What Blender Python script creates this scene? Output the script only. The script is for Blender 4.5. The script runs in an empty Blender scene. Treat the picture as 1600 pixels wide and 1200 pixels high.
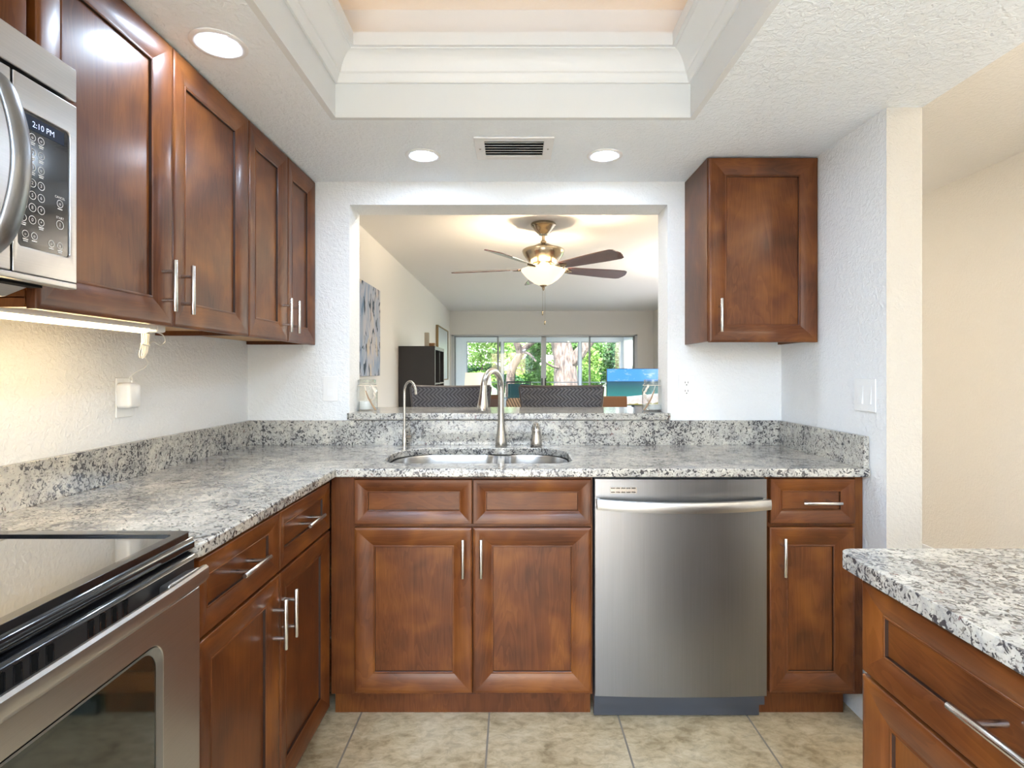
import bpy, bmesh, math, random
from mathutils import Vector, Matrix, noise as mnoise
random.seed(7)
S = bpy.context.scene
COL = S.collection
PI = math.pi

# ------------------------------------------------------------------ camera, world, sun, exposure
CZ, F = 1.256, 868.0
cam = bpy.data.cameras.new('camera'); cam_o = bpy.data.objects.new('camera', cam); COL.objects.link(cam_o)
cam.sensor_fit = 'HORIZONTAL'; cam.sensor_width = 36.0; cam.lens = F / 1600 * 36.0
cam.shift_x = -2 / 1600; cam.shift_y = -20 / 1600
cam.clip_start = 0.02; cam.clip_end = 300
cam_o.location = (0, 0, CZ); cam_o.rotation_euler = (PI / 2, 0, 0)
S.camera = cam_o
S.view_settings.view_transform = 'Standard'; S.view_settings.look = 'None'
S.view_settings.exposure = 1.66; S.view_settings.gamma = 1.0
S.view_settings.use_curve_mapping = False
try:
    S.cycles.max_bounces = 10; S.cycles.diffuse_bounces = 5; S.cycles.glossy_bounces = 5
    S.cycles.transmission_bounces = 8; S.cycles.transparent_max_bounces = 12
    S.cycles.caustics_reflective = False; S.cycles.caustics_refractive = False
    S.cycles.sample_clamp_indirect = 6.0
except Exception:
    pass
W = bpy.data.worlds.new('world'); S.world = W; W.use_nodes = True
wn = W.node_tree.nodes; wl = W.node_tree.links
sky = wn.new('ShaderNodeTexSky'); sky.sky_type = 'NISHITA'; sky.sun_disc = False
sky.sun_elevation = math.radians(50); sky.sun_rotation = math.radians(200); sky.air_density = 1.0; sky.dust_density = 2.5
wl.new(sky.outputs[0], wn['Background'].inputs[0]); wn['Background'].inputs[1].default_value = 0.75
sun = bpy.data.lights.new('sun', 'SUN'); sun.energy = 12.0; sun.angle = 0.02; sun.color = (1, .97, .92)
sun_o = bpy.data.objects.new('sun', sun); COL.objects.link(sun_o)
sun_o.rotation_euler = (math.radians(47), math.radians(10), 0)
def portal(loc, rot, sx, sy):
    l = bpy.data.lights.new('daylight_portal', 'AREA'); l.shape = 'RECTANGLE'; l.size = sx; l.size_y = sy
    l.cycles.is_portal = True
    o = bpy.data.objects.new('daylight_portal', l); COL.objects.link(o); o.location = loc; o.rotation_euler = rot
portal((2.88, 7.5, 1.06), (PI / 2, 0, PI / 2), 2.6, 2.08)
portal((.72, 13.35, 1.0), (-PI / 2, 0, 0), 3.7, 2.0)
portal((-.275, -2.75, 1.06), (PI / 2, 0, 0), 1.75, 2.08)

# light strengths (emission of the seen lamps and the added unseen ones)
E_DOWN, E_DOWN_FILL, E_HALL, E_ROPE, E_BAR, E_FAN = 54, 420, 100, .9, 8, 5
E_FILL_LIV, E_FILL_HALL = 55, 22
C_DOWN = (.75, .91, 1.13); C_DOWN_FILL = (.64, .87, 1.18)

# ------------------------------------------------------------------ helpers
ORG = {}
def org(o): return ORG.get(o, Vector((0, 0, 0)))
def thing(name, label, cat, loc=(0, 0, 0), group=None):
    o = bpy.data.objects.new(name, None); COL.objects.link(o); o.location = loc; o.empty_display_size = .05
    ORG[o] = Vector(loc); tag(o, label, cat, group); return o
def tag(o, label, cat, group=None):
    o['label'] = label; o['category'] = cat
    if group: o['group'] = group
    return o
def structure(o): o['kind'] = 'structure'; return o

class MB:
    def __init__(s): s.v = []; s.f = []; s.m = []
    def add(s, vs, fs, mi=0):
        b = len(s.v); s.v += [Vector(v) for v in vs]
        for f in fs: s.f.append([b + i for i in f]); s.m.append(mi)
        return s
    def box(s, x0, x1, y0, y1, z0, z1, mi=0):
        if x0 > x1: x0, x1 = x1, x0
        if y0 > y1: y0, y1 = y1, y0
        if z0 > z1: z0, z1 = z1, z0
        v = [(x0, y0, z0), (x1, y0, z0), (x1, y1, z0), (x0, y1, z0), (x0, y0, z1), (x1, y0, z1), (x1, y1, z1), (x0, y1, z1)]
        return s.add(v, [(0, 3, 2, 1), (4, 5, 6, 7), (0, 1, 5, 4), (1, 2, 6, 5), (2, 3, 7, 6), (3, 0, 4, 7)], mi)
    def tube(s, pts, r, n=12, mi=0, caps=True, sq=None):
        pts = [Vector(p) for p in pts]; N = len(pts)
        rs = r if isinstance(r, (list, tuple)) else [r] * N
        up = None; rings = []
        for i, p in enumerate(pts):
            d = (pts[min(i + 1, N - 1)] - pts[max(i - 1, 0)]).normalized()
            if up is None:
                up = Vector((0, 0, 1)) if abs(d.z) < .9 else Vector((1, 0, 0))
            a = d.cross(up)
            if a.length < 1e-6: a = d.orthogonal()
            a.normalize(); up = a.cross(d).normalized()
            k = sq if sq else (1, 1)
            rings.append([p + (a * math.cos(t) * k[0] + up * math.sin(t) * k[1]) * rs[i] for t in [2 * PI * j / n for j in range(n)]])
        vs = [q for ring in rings for q in ring]; fs = []
        for i in range(N - 1):
            for j in range(n):
                fs.append((i * n + j, i * n + (j + 1) % n, (i + 1) * n + (j + 1) % n, (i + 1) * n + j))
        if caps:
            fs.append(tuple(range(n - 1, -1, -1))); fs.append(tuple((N - 1) * n + j for j in range(n)))
        return s.add(vs, fs, mi)
    def lathe(s, c, prof, n=32, mi=0, caps=True):
        c = Vector(c); vs = []; fs = []
        for (r, z) in prof:
            for j in range(n):
                t = 2 * PI * j / n; vs.append(c + Vector((r * math.cos(t), r * math.sin(t), z)))
        for i in range(len(prof) - 1):
            for j in range(n):
                fs.append((i * n + j, i * n + (j + 1) % n, (i + 1) * n + (j + 1) % n, (i + 1) * n + j))
        if caps and prof[0][0] > 1e-5: fs.append(tuple(range(n - 1, -1, -1)))
        if caps and prof[-1][0] > 1e-5: fs.append(tuple((len(prof) - 1) * n + j for j in range(n)))
        return s.add(vs, fs, mi)
    def sphere(s, c, r, n=10, sc=(1, 1, 1), mi=0):
        c = Vector(c); vs = []; fs = []
        for i in range(n + 1):
            p = PI * i / n
            for j in range(2 * n):
                t = PI * j / n
                vs.append(c + Vector((r * sc[0] * math.sin(p) * math.cos(t), r * sc[1] * math.sin(p) * math.sin(t), -r * sc[2] * math.cos(p))))
        m = 2 * n
        for i in range(n):
            for j in range(m): fs.append((i * m + j, i * m + (j + 1) % m, (i + 1) * m + (j + 1) % m, (i + 1) * m + j))
        return s.add(vs, fs, mi)
    def loft(s, loops, cap0=True, cap1=True, mi=0):
        n = len(loops[0]); vs = [p for l in loops for p in l]; fs = []
        for i in range(len(loops) - 1):
            for j in range(n): fs.append((i * n + j, i * n + (j + 1) % n, (i + 1) * n + (j + 1) % n, (i + 1) * n + j))
        if cap0: fs.append(tuple(range(n - 1, -1, -1)))
        if cap1: fs.append(tuple((len(loops) - 1) * n + j for j in range(n)))
        return s.add(vs, fs, mi)
    def plate(s, outer, holes, to3, d, mi=0):
        """flat plate: 2D outline with holes, mapped by to3(u, v), thickened by vector d"""
        bm = bmesh.new(); ed = []
        for lp in [outer] + holes:
            vs = [bm.verts.new((p[0], p[1], 0)) for p in lp]
            for i in range(len(vs)): ed.append(bm.edges.new((vs[i], vs[(i + 1) % len(vs)])))
        bmesh.ops.triangle_fill(bm, use_beauty=True, use_dissolve=False, edges=ed, normal=(0, 0, 1))
        bm.verts.index_update(); d = Vector(d)
        V = [v.co.copy() for v in bm.verts]; n = len(V)
        tris = [[v.index for v in f.verts] for f in bm.faces]
        bound = [(e.verts[0].index, e.verts[1].index) for e in bm.edges if len(e.link_faces) == 1]
        bm.free()
        A = [Vector(to3(p.x, p.y)) for p in V]; B = [p + d for p in A]
        fs = [t for t in tris] + [[n + i for i in reversed(t)] for t in tris] + [(a, b, n + b, n + a) for a, b in bound]
        return s.add(A + B, fs, mi)
    def build(s, name, mats, parent=None, smooth=None, bevel=0, seg=2, loc=None):
        me = bpy.data.meshes.new(name)
        o = org(parent) if parent else Vector(loc or (0, 0, 0))
        me.from_pydata([v - o for v in s.v], [], s.f)
        if not isinstance(mats, (list, tuple)): mats = [mats]
        for m in mats: me.materials.append(m)
        for p, mi in zip(me.polygons, s.m): p.material_index = mi
        bm = bmesh.new(); bm.from_mesh(me)
        if getattr(s, 'weld', True): bmesh.ops.recalc_face_normals(bm, faces=bm.faces)
        bm.to_mesh(me); bm.free()
        if smooth:
            for p in me.polygons: p.use_smooth = True
            me.set_sharp_from_angle(angle=math.radians(smooth))
        ob = bpy.data.objects.new(name, me); COL.objects.link(ob)
        if parent: ob.parent = parent
        else: ob.location = o
        ORG[ob] = o
        if bevel:
            b = ob.modifiers.new('bevel', 'BEVEL'); b.width = bevel; b.segments = seg; b.limit_method = 'ANGLE'; b.angle_limit = math.radians(35)
            b.use_clamp_overlap = True
            if not smooth:
                for p in me.polygons: p.use_smooth = True
                me.set_sharp_from_angle(angle=math.radians(50)) if False else None
            w = ob.modifiers.new('wn', 'WEIGHTED_NORMAL'); w.keep_sharp = True
        return ob

def rrect(x0, x1, y0, y1, r, n=6):
    rs = r if isinstance(r, (list, tuple)) else [r] * 4   # corners: x0y0, x1y0, x1y1, x0y1
    cs = [(x0 + rs[0], y0 + rs[0], PI, rs[0]), (x1 - rs[1], y0 + rs[1], 1.5 * PI, rs[1]), (x1 - rs[2], y1 - rs[2], 0, rs[2]), (x0 + rs[3], y1 - rs[3], .5 * PI, rs[3])]
    out = []
    for cx, cy, a0, rr in cs:
        for k in range(n + 1):
            a = a0 + PI / 2 * k / n; out.append((cx + rr * math.cos(a), cy + rr * math.sin(a)))
    return out
def rect(x0, x1, y0, y1): return [(x0, y0), (x1, y0), (x1, y1), (x0, y1)]
def bez(pts, n=24):
    """Catmull-Rom through points"""
    P = [Vector(p) for p in pts]; out = []
    for i in range(len(P) - 1):
        a, b, c, d = P[max(i - 1, 0)], P[i], P[i + 1], P[min(i + 2, len(P) - 1)]
        for k in range(n):
            t = k / n
            out.append(.5 * ((2 * b) + (c - a) * t + (2 * a - 5 * b + 4 * c - d) * t * t + (3 * b - a - 3 * c + d) * t ** 3))
    out.append(P[-1]); return out

# ------------------------------------------------------------------ materials
def newmat(name):
    m = bpy.data.materials.new(name); m.use_nodes = True
    nt = m.node_tree; b = nt.nodes['Principled BSDF']; return m, nt, b
def nd(nt, t, **kw):
    n = nt.nodes.new(t)
    for k, v in kw.items(): setattr(n, k, v)
    return n
def setin(n, **kw):
    for k, v in kw.items(): n.inputs[k.replace('_', ' ')].default_value = v
def ramp(nt, fac, stops):
    r = nd(nt, 'ShaderNodeValToRGB'); e = r.color_ramp.elements
    while len(e) < len(stops): e.new(.5)
    for i, (p, c) in enumerate(stops): e[i].position = p; e[i].color = (*c, 1) if len(c) == 3 else c
    nt.links.new(fac, r.inputs[0]); return r.outputs[0]
def noise(nt, vec, scale, detail=4, rough=.5, dist=0):
    n = nd(nt, 'ShaderNodeTexNoise'); setin(n, Scale=scale, Detail=detail, Roughness=rough, Distortion=dist)
    if vec is not None: nt.links.new(vec, n.inputs['Vector'])
    return n.outputs[0]
def mix(nt, fac, a, b, mode='MIX'):
    n = nd(nt, 'ShaderNodeMix', data_type='RGBA', blend_type=mode)
    for s, v in ((n.inputs[0], fac), (n.inputs[6], a), (n.inputs[7], b)):
        if isinstance(v, (int, float)): s.default_value = v
        elif isinstance(v, tuple): s.default_value = (*v, 1) if len(v) == 3 else v
        else: nt.links.new(v, s)
    return n.outputs[2]
def math_(nt, op, a, b=None):
    n = nd(nt, 'ShaderNodeMath', operation=op)
    for s, v in ((n.inputs[0], a), (n.inputs[1], b)):
        if v is None: continue
        if isinstance(v, (int, float)): s.default_value = v
        else: nt.links.new(v, s)
    return n.outputs[0]
def objco(nt): return nd(nt, 'ShaderNodeTexCoord').outputs['Object']
def mapping(nt, vec, scale=(1, 1, 1), rot=(0, 0, 0), loc=(0, 0, 0)):
    m = nd(nt, 'ShaderNodeMapping'); m.inputs['Scale'].default_value = scale; m.inputs['Rotation'].default_value = rot; m.inputs['Location'].default_value = loc
    nt.links.new(vec, m.inputs[0]); return m.outputs[0]
def bump(nt, b, h, strength, dist):
    n = nd(nt, 'ShaderNodeBump'); n.inputs['Strength'].default_value = strength; n.inputs['Distance'].default_value = dist
    nt.links.new(h, n.inputs['Height']); nt.links.new(n.outputs[0], b.inputs['Normal'])
def plain(name, col, rough=.5, metal=0, coat=0, **kw):
    m, nt, b = newmat(name); setin(b, Base_Color=(*col, 1), Roughness=rough, Metallic=metal)
    b.inputs['Coat Weight'].default_value = coat
    for k, v in kw.items(): b.inputs[k.replace('_', ' ')].default_value = v
    # slight procedural variation of the gloss
    n = noise(nt, objco(nt), 40, 3); r = nd(nt, 'ShaderNodeMapRange'); nt.links.new(n, r.inputs[0])
    r.inputs[3].default_value = max(rough - .03, 0); r.inputs[4].default_value = min(rough + .03, 1)
    nt.links.new(r.outputs[0], b.inputs['Roughness'])
    return m
def wallpaint(name, col, scale=70, strength=.25, dist=.004, rough=.6):
    m, nt, b = newmat(name); setin(b, Base_Color=(*col, 1), Roughness=rough)
    co = objco(nt); n1 = noise(nt, co, scale, 3, .55, .6); n2 = noise(nt, co, scale * 2.6, 2, .5)
    h = math_(nt, 'ADD', ramp(nt, n1, [(.42, (0, 0, 0)), (.6, (1, 1, 1))]), math_(nt, 'MULTIPLY', n2, .4))
    bump(nt, b, h, strength, dist); return m
def wood(axis):
    m, nt, b = newmat('stained_maple_' + axis)
    co = objco(nt); oi = nd(nt, 'ShaderNodeObjectInfo')
    off = nd(nt, 'ShaderNodeVectorMath', operation='ADD'); nt.links.new(co, off.inputs[0])
    cx = nd(nt, 'ShaderNodeCombineXYZ')
    for i in range(3): nt.links.new(math_(nt, 'MULTIPLY', oi.outputs['Random'], (3.1, 5.7, 4.3)[i]), cx.inputs[i])
    nt.links.new(cx.outputs[0], off.inputs[1]); v = off.outputs[0]
    fine = {'X': (7, 160, 160), 'Y': (160, 7, 160), 'Z': (160, 160, 7)}[axis]
    mid = {'X': (1.2, 9, 9), 'Y': (9, 1.2, 9), 'Z': (9, 9, 1.2)}[axis]
    g = noise(nt, mapping(nt, v, fine), 1, 4, .6, .3)
    c = noise(nt, mapping(nt, v, mid), 1, 3, .55, 1.6)
    rings = math_(nt, 'FRACT', math_(nt, 'MULTIPLY', c, 11))
    rings = ramp(nt, rings, [(0, (0, 0, 0)), (.5, (.5, .5, .5)), (.92, (1, 1, 1)), (1, (0, 0, 0))])
    bl = noise(nt, v, 5.5, 2, .5, .4)
    base = ramp(nt, bl, [(.3, (.046, .0120, .0032)), (.50, (.102, .0275, .0056)), (.70, (.198, .065, .0100))])
    col = mix(nt, .18, base, ramp(nt, g, [(.3, (.055, .015, .006)), (.7, (.20, .066, .018))]))
    col = mix(nt, .13, col, ramp(nt, rings, [(0, (.045, .013, .005)), (1, (.25, .09, .03))]))
    nt.links.new(col, b.inputs['Base Color'])
    setin(b, Roughness=.40); b.inputs['Specular IOR Level'].default_value = .22; b.inputs['Coat Weight'].default_value = .19; b.inputs['Coat Roughness'].default_value = .2
    bump(nt, b, c, .08, .002); return m
def granite():
    m, nt, b = newmat('granite'); co = objco(nt)
    tone = noise(nt, co, 26, 5, .65, .5); big = noise(nt, co, 7, 3, .6, .8)
    base = ramp(nt, tone, [(.3, (.15, .15, .147)), (.46, (.35, .34, .31)), (.62, (.55, .52, .455)), (.8, (.66, .605, .51))])
    base = mix(nt, .45, base, ramp(nt, big, [(.35, (.27, .275, .278)), (.6, (.58, .545, .475))]))
    fl = math_(nt, 'ADD', noise(nt, co, 84, 3, .55, 1.2), math_(nt, 'MULTIPLY', math_(nt, 'SUBTRACT', big, .5), -.35))
    dark = ramp(nt, fl, [(.538, (0, 0, 0)), (.585, (1, 1, 1))])
    f2 = ramp(nt, noise(nt, mapping(nt, co, loc=(3, 7, 1)), 170, 2, .5, .6), [(.59, (0, 0, 0)), (.65, (1, 1, 1))])
    f3 = ramp(nt, noise(nt, mapping(nt, co, loc=(9, 2, 5)), 48, 2, .5, .8), [(.70, (0, 0, 0)), (.73, (1, 1, 1))])
    grey = ramp(nt, noise(nt, mapping(nt, co, loc=(1, 4, 8)), 60, 4, .6, 1), [(.54, (0, 0, 0)), (.66, (1, 1, 1))])
    col = mix(nt, math_(nt, 'MULTIPLY', grey, .55), base, (.27, .27, .275))
    col = mix(nt, math_(nt, 'MULTIPLY', dark, .93), col, (.026, .025, .031))
    col = mix(nt, math_(nt, 'MULTIPLY', f2, .6), col, (.09, .075, .065))
    col = mix(nt, math_(nt, 'MULTIPLY', f3, .75), col, (.13, .05, .045))
    nt.links.new(col, b.inputs['Base Color']); setin(b, Roughness=.16); b.inputs['Coat Weight'].default_value = .3; b.inputs['Coat Roughness'].default_value = .08
    return m
def brushed(name, col, rough, axis, metal=1.0):
    m, nt, b = newmat(name)
    sc = {'X': (3, 400, 400), 'Y': (400, 3, 400), 'Z': (400, 400, 3)}[axis]
    g = noise(nt, mapping(nt, objco(nt), sc), 1, 3, .6)
    nt.links.new(mix(nt, .12, col, ramp(nt, g, [(.3, tuple(c * .55 for c in col)), (.7, tuple(min(c * 1.3, 1) for c in col))])), b.inputs['Base Color'])
    r = nd(nt, 'ShaderNodeMapRange'); nt.links.new(g, r.inputs[0]); r.inputs[3].default_value = rough - .05; r.inputs[4].default_value = rough + .07
    nt.links.new(r.outputs[0], b.inputs['Roughness']); setin(b, Metallic=metal); return m
def tile():
    m, nt, b = newmat('travertine_tile'); co = objco(nt)
    n1 = noise(nt, co, 5, 6, .65, .7); n2 = noise(nt, mapping(nt, co, (1, 1.6, 1)), 22, 5, .7, .5)
    col = ramp(nt, n1, [(.33, (.26, .19, .10)), (.48, (.50, .40, .25)), (.66, (.66, .57, .41))])
    col = mix(nt, .45, col, ramp(nt, n2, [(.36, (.22, .16, .085)), (.52, (.54, .435, .275)), (.66, (.69, .60, .43))]))
    sp = nd(nt, 'ShaderNodeSeparateXYZ'); nt.links.new(co, sp.inputs[0])
    def line(out, off, pitch=.47, w=.0032):
        fr = math_(nt, 'FRACT', math_(nt, 'ADD', math_(nt, 'DIVIDE', math_(nt, 'SUBTRACT', out, off), pitch), 40.5))
        return math_(nt, 'LESS_THAN', math_(nt, 'ABSOLUTE', math_(nt, 'SUBTRACT', fr, .5)), w / pitch)
    g = math_(nt, 'MAXIMUM', line(sp.outputs[0], -.088), line(sp.outputs[1], 1.70))
    col = mix(nt, g, col, (.24, .21, .175)); nt.links.new(col, b.inputs['Base Color'])
    setin(b, Roughness=.42); bump(nt, b, math_(nt, 'SUBTRACT', n2, math_(nt, 'MULTIPLY', g, 2)), .15, .002); return m
def emis(name, col, strength):
    m, nt, b = newmat(name); setin(b, Base_Color=(.8, .8, .8, 1)); b.inputs['Emission Color'].default_value = (*col, 1); b.inputs['Emission Strength'].default_value = strength
    return m
def windowglass(name='window_glass', tint=(.97, .985, .985, 1), ior=1.35, pw=4, base=.03):
    m = bpy.data.materials.new(name); m.use_nodes = True; nt = m.node_tree; nt.nodes.clear()
    o = nd(nt, 'ShaderNodeOutputMaterial'); mx = nd(nt, 'ShaderNodeMixShader'); t = nd(nt, 'ShaderNodeBsdfTransparent'); g = nd(nt, 'ShaderNodeBsdfGlossy')
    t.inputs[0].default_value = tint; g.inputs['Roughness'].default_value = .02
    lw = nd(nt, 'ShaderNodeLayerWeight'); lw.inputs[0].default_value = .5
    fr = math_(nt, 'ADD', math_(nt, 'MULTIPLY', math_(nt, 'POWER', lw.outputs['Facing'], pw), ior - .9), base)
    nt.links.new(fr, mx.inputs[0]); nt.links.new(t.outputs[0], mx.inputs[1]); nt.links.new(g.outputs[0], mx.inputs[2]); nt.links.new(mx.outputs[0], o.inputs[0]); return m

M_WALL = wallpaint('white_wall_paint', (.80, .81, .815), 66, .38, .004)
M_CEIL = wallpaint('knockdown_ceiling_paint', (.84, .885, .935), 60, .42, .005)
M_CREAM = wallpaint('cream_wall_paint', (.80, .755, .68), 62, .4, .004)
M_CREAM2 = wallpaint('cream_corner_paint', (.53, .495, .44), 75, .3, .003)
M_LIV = wallpaint('beige_white_wall_paint', (.80, .77, .73), 75, .1, .003)
M_TRIM = plain('white_gloss_trim', (.74, .755, .77), .42)
WX, WY, WZ = wood('X'), wood('Y'), wood('Z')
M_GLAZE = plain('dark_glaze', (.022, .008, .004), .45)
M_MAPLE = plain('bare_maple_veneer', (.50, .27, .09), .45)
M_GRAN = granite()
M_SSX, M_SSY, M_SSZ = brushed('brushed_steel_x', (.48, .47, .455), .30, 'X'), brushed('brushed_steel_y', (.46, .44, .42), .30, 'Y'), brushed('brushed_steel_z', (.25, .25, .256), .32, 'Z')
M_NICK = plain('satin_nickel', (.52, .50, .465), .26, 1)
M_PULL = plain('steel_bar_pull', (.66, .65, .63), .25, 1)
M_BRASS = plain('antique_brass', (.42, .35, .25), .24, 1)
M_SINK = brushed('sink_steel', (.66, .66, .66), .22, 'X')
M_TILE = tile()
M_BLACK = plain('black_gloss_enamel', (.008, .008, .009), .12, 0, .5)
M_BLACKM = plain('black_matte_plastic', (.012, .012, .013), .45)
M_CERAN = plain('black_glass_cooktop', (.010, .010, .011), .05, 0, 1, IOR=2.1, Coat_Roughness=.03)
M_OVENGL = plain('dark_oven_glass', (.006, .010, .007), .06, 0, .6, IOR=1.7)
M_DARK = plain('dark_grey_plastic', (.035, .04, .05), .4)
M_WHITE = plain('white_plastic', (.80, .80, .79), .3)
M_WHITEM = plain('white_painted_metal', (.78, .78, .79), .4)
M_KEY = plain('pale_grey_print', (.80, .80, .82), .5)
M_SLOT = plain('dark_slot', (.006, .006, .006), .9, 0, 0, Specular_IOR_Level=.1)
M_GLASS = windowglass('clear_glass', (.90, .915, .91, 1), 1.75, 2.2, .05)
M_WGLASS = windowglass()
M_DOWN = emis('lit_downlight_lens', C_DOWN, E_DOWN)
M_DOWN_FILL = emis('fill_downlight_lens', C_DOWN_FILL, E_DOWN_FILL)  # for the unseen rear downlights added as fill
M_HALL = emis('lit_hall_lens', (1, .90, .74), E_HALL)
M_ROPE = emis('lit_rope_light', (1.0, .47, .12), E_ROPE)
M_BAR = emis('lit_bar_lens', (1.0, .73, .34), E_BAR)

# ------------------------------------------------------------------ room shell
XL, XR, XE, XH = -1.243, 1.255, 1.375, 2.75      # left wall, right kitchen wall, its outer face, far right wall
YB, YB2, YW, YF = 2.6, 2.77, 1.868, 10.9          # kitchen back wall faces, right wall's near end, far living wall
ZK, ZL, YR = 2.143, 2.44, -2.6                    # kitchen ceiling, living ceiling, rear wall
XY = lambda u, v: (u, v, 0)
structure(MB().box(XL - .15, XH + .15, YR - .15, YB2, -.06, 0).build('floor', M_TILE))
M_LFLOOR = plain('pale_living_floor', (.50, .43, .34), .3)
structure(MB().box(XL - .15, XH + .15, YB2, YF + 2.6, -.06, 0).build('floor_living', M_LFLOOR))
structure(MB().box(XL - .12, XL, YR, YB2 + .001, 0, 2.62).build('wall_left', M_WALL))
structure(MB().box(XL - .12, XL, YB2 + .001, YF, 0, 2.62).build('wall_living_left', M_LIV))
structure(MB().plate(rect(XL, XE, 0, ZL), [rect(-.767, .722, 1.030, 2.035)], lambda u, v: (u, YB, v), (0, YB2 - YB, 0)).build('wall_back', M_WALL))
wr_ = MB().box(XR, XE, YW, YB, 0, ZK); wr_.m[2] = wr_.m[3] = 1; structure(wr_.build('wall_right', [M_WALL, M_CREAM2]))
structure(MB().plate(rect(YR, YF, 0, 2.62), [rect(6.2, 8.8, .02, 2.10)], lambda u, v: (XH, u, v), (.12, 0, 0)).build('wall_hall', M_CREAM))  # side opening added out of view to bring daylight into the living room
wr = MB()
for a in (6.2, 7.47, 8.74): wr.box(XH + .03, XH + .09, a, a + .06, .02, 2.10)
wr.box(XH + .03, XH + .09, 6.2, 8.8, .02, .08); wr.box(XH + .03, XH + .09, 6.2, 8.8, 2.04, 2.10)
structure(wr.build('window_added_side', M_TRIM))
# far wall with the sliding door opening
structure(MB().plate(rect(XL - .1, XH + .1, 0, ZL), [rect(-1.218, 2.436, .002, 1.972)], lambda u, v: (u, YF, v), (0, .12, 0)).build('wall_far', M_LIV))
# rear wall behind the camera, with a window opening added for daylight
structure(MB().plate(rect(XL, XH, 0, 2.62), [rect(-1.15, .60, .02, 2.10)], lambda u, v: (u, YR, v), (0, -.12, 0)).build('wall_rear', M_WALL))
wr = MB()
for a in ((-1.15, -1.09), (-.30, -.24), (.54, .60)): wr.box(a[0], a[1], YR - .09, YR - .03, .02, 2.10)
wr.box(-1.15, .60, YR - .09, YR - .03, .02, .08); wr.box(-1.15, .60, YR - .09, YR - .03, 2.04, 2.10)
structure(wr.build('window_added_rear', M_TRIM))
# ceilings
TX0, TX1, TY0, TY1 = -.622, .620, -.55, 1.943
structure(MB().plate(rect(XL, XE, YR, YB), [rect(TX0 - .02, TX1 + .02, TY0 - .02, TY1 + .02)], lambda u, v: (u, v, ZK), (0, 0, .03)).build('ceiling', M_CEIL))
structure(MB().box(XE - .03, XE, YR, YB, ZK + .03, ZL + .02).build('trim_5', M_CREAM))
structure(MB().box(XE, XH, YR, 4.4, ZL, ZL + .05).build('ceiling_hall', wallpaint('hall_ceiling_paint', (.82, .80, .76), 55, .35, .005)))
structure(MB().plate([(XL, YB), (XE, YB), (XE, 4.4), (XH, 4.4), (XH, YF), (XL, YF)], [], lambda u, v: (u, v, ZL), (0, 0, .05)).build('ceiling_living', wallpaint('living_ceiling_paint', (.80, .78, .75), 60, .15, .003)))
M_FASC = plain('white_tray_fascia', (.70, .72, .735), .5)
t = MB()
t.box(TX0 - .02, TX0, TY0 - .02, TY1 + .02, ZK, 2.52); t.box(TX1, TX1 + .02, TY0 - .02, TY1 + .02, ZK, 2.52)
t.box(TX0, TX1, TY0 - .02, TY0, ZK, 2.52); t.box(TX0, TX1, TY1, TY1 + .02, ZK, 2.52)
structure(t.build('trim_1', M_FASC))
structure(MB().box(TX0 - .02, TX1 + .02, TY0 - .02, TY1 + .02, 2.52, 2.55).build('ceiling_tray', wallpaint('tray_ceiling_paint', (.80, .79, .77), 60, .15, .003)))
# crown moulding round the tray
prof = [(0, 2.261), (.008, 2.261), (.011, 2.264), (.013, 2.270), (.0175, 2.279), (.021, 2.284), (.021, 2.289), (.0245, 2.291)]
for k in range(11):
    a = k / 10; prof.append((.0265 + .0475 * (a ** 1.25), 2.293 + .050 * math.sin(a * PI / 2) ** .9))
prof += [(.0755, 2.346), (.0876, 2.346), (.0876, 2.389), (.074, 2.389), (.074, 2.366), (0, 2.366)]
cr = MB()
sides = [((TX0, TY1), (TX1, TY1), (0, -1)), ((TX1, TY1), (TX1, TY0), (-1, 0)), ((TX1, TY0), (TX0, TY0), (0, 1)), ((TX0, TY0), (TX0, TY1), (1, 0))]
for (a, b, n) in sides:
    dx, dy = (b[0] - a[0]), (b[1] - a[1]); L = math.hypot(dx, dy); dx /= L; dy /= L
    va = [(a[0] + n[0] * p + dx * p, a[1] + n[1] * p + dy * p, z) for p, z in prof]
    vb = [(b[0] + n[0] * p - dx * p, b[1] + n[1] * p - dy * p, z) for p, z in prof]
    k = len(prof); cr.add(va + vb, [(i, i + 1, k + i + 1, k + i) for i in range(k - 1)])
structure(cr.build('trim_2', M_TRIM, smooth=40))
rp = MB(); q = .038
ring = [(TX0 + q, TY0 + q, 2.374), (TX1 - q, TY0 + q, 2.374), (TX1 - q, TY1 - q, 2.374), (TX0 + q, TY1 - q, 2.374), (TX0 + q, TY0 + q + .001, 2.374)]
for i in range(4): rp.tube([ring[i], ring[i + 1]], .006, 8)
tag(rp.build('rope_light', M_ROPE, smooth=40), 'warm orange rope light glowing behind the crown moulding of the ceiling tray', 'rope light')
# baseboards
structure(MB().box(XH - .014, XH, YR, YF, 0, .10).build('baseboard_hall', M_TRIM, bevel=.004))
structure(MB().box(XR - .012, XR, YW, 1.955, 0, .09).build('baseboard_right', M_TRIM, bevel=.003))
structure(MB().box(XR - .012, XE + .012, YW - .012, YW, 0, .09).build('baseboard_end', M_TRIM, bevel=.003))

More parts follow.
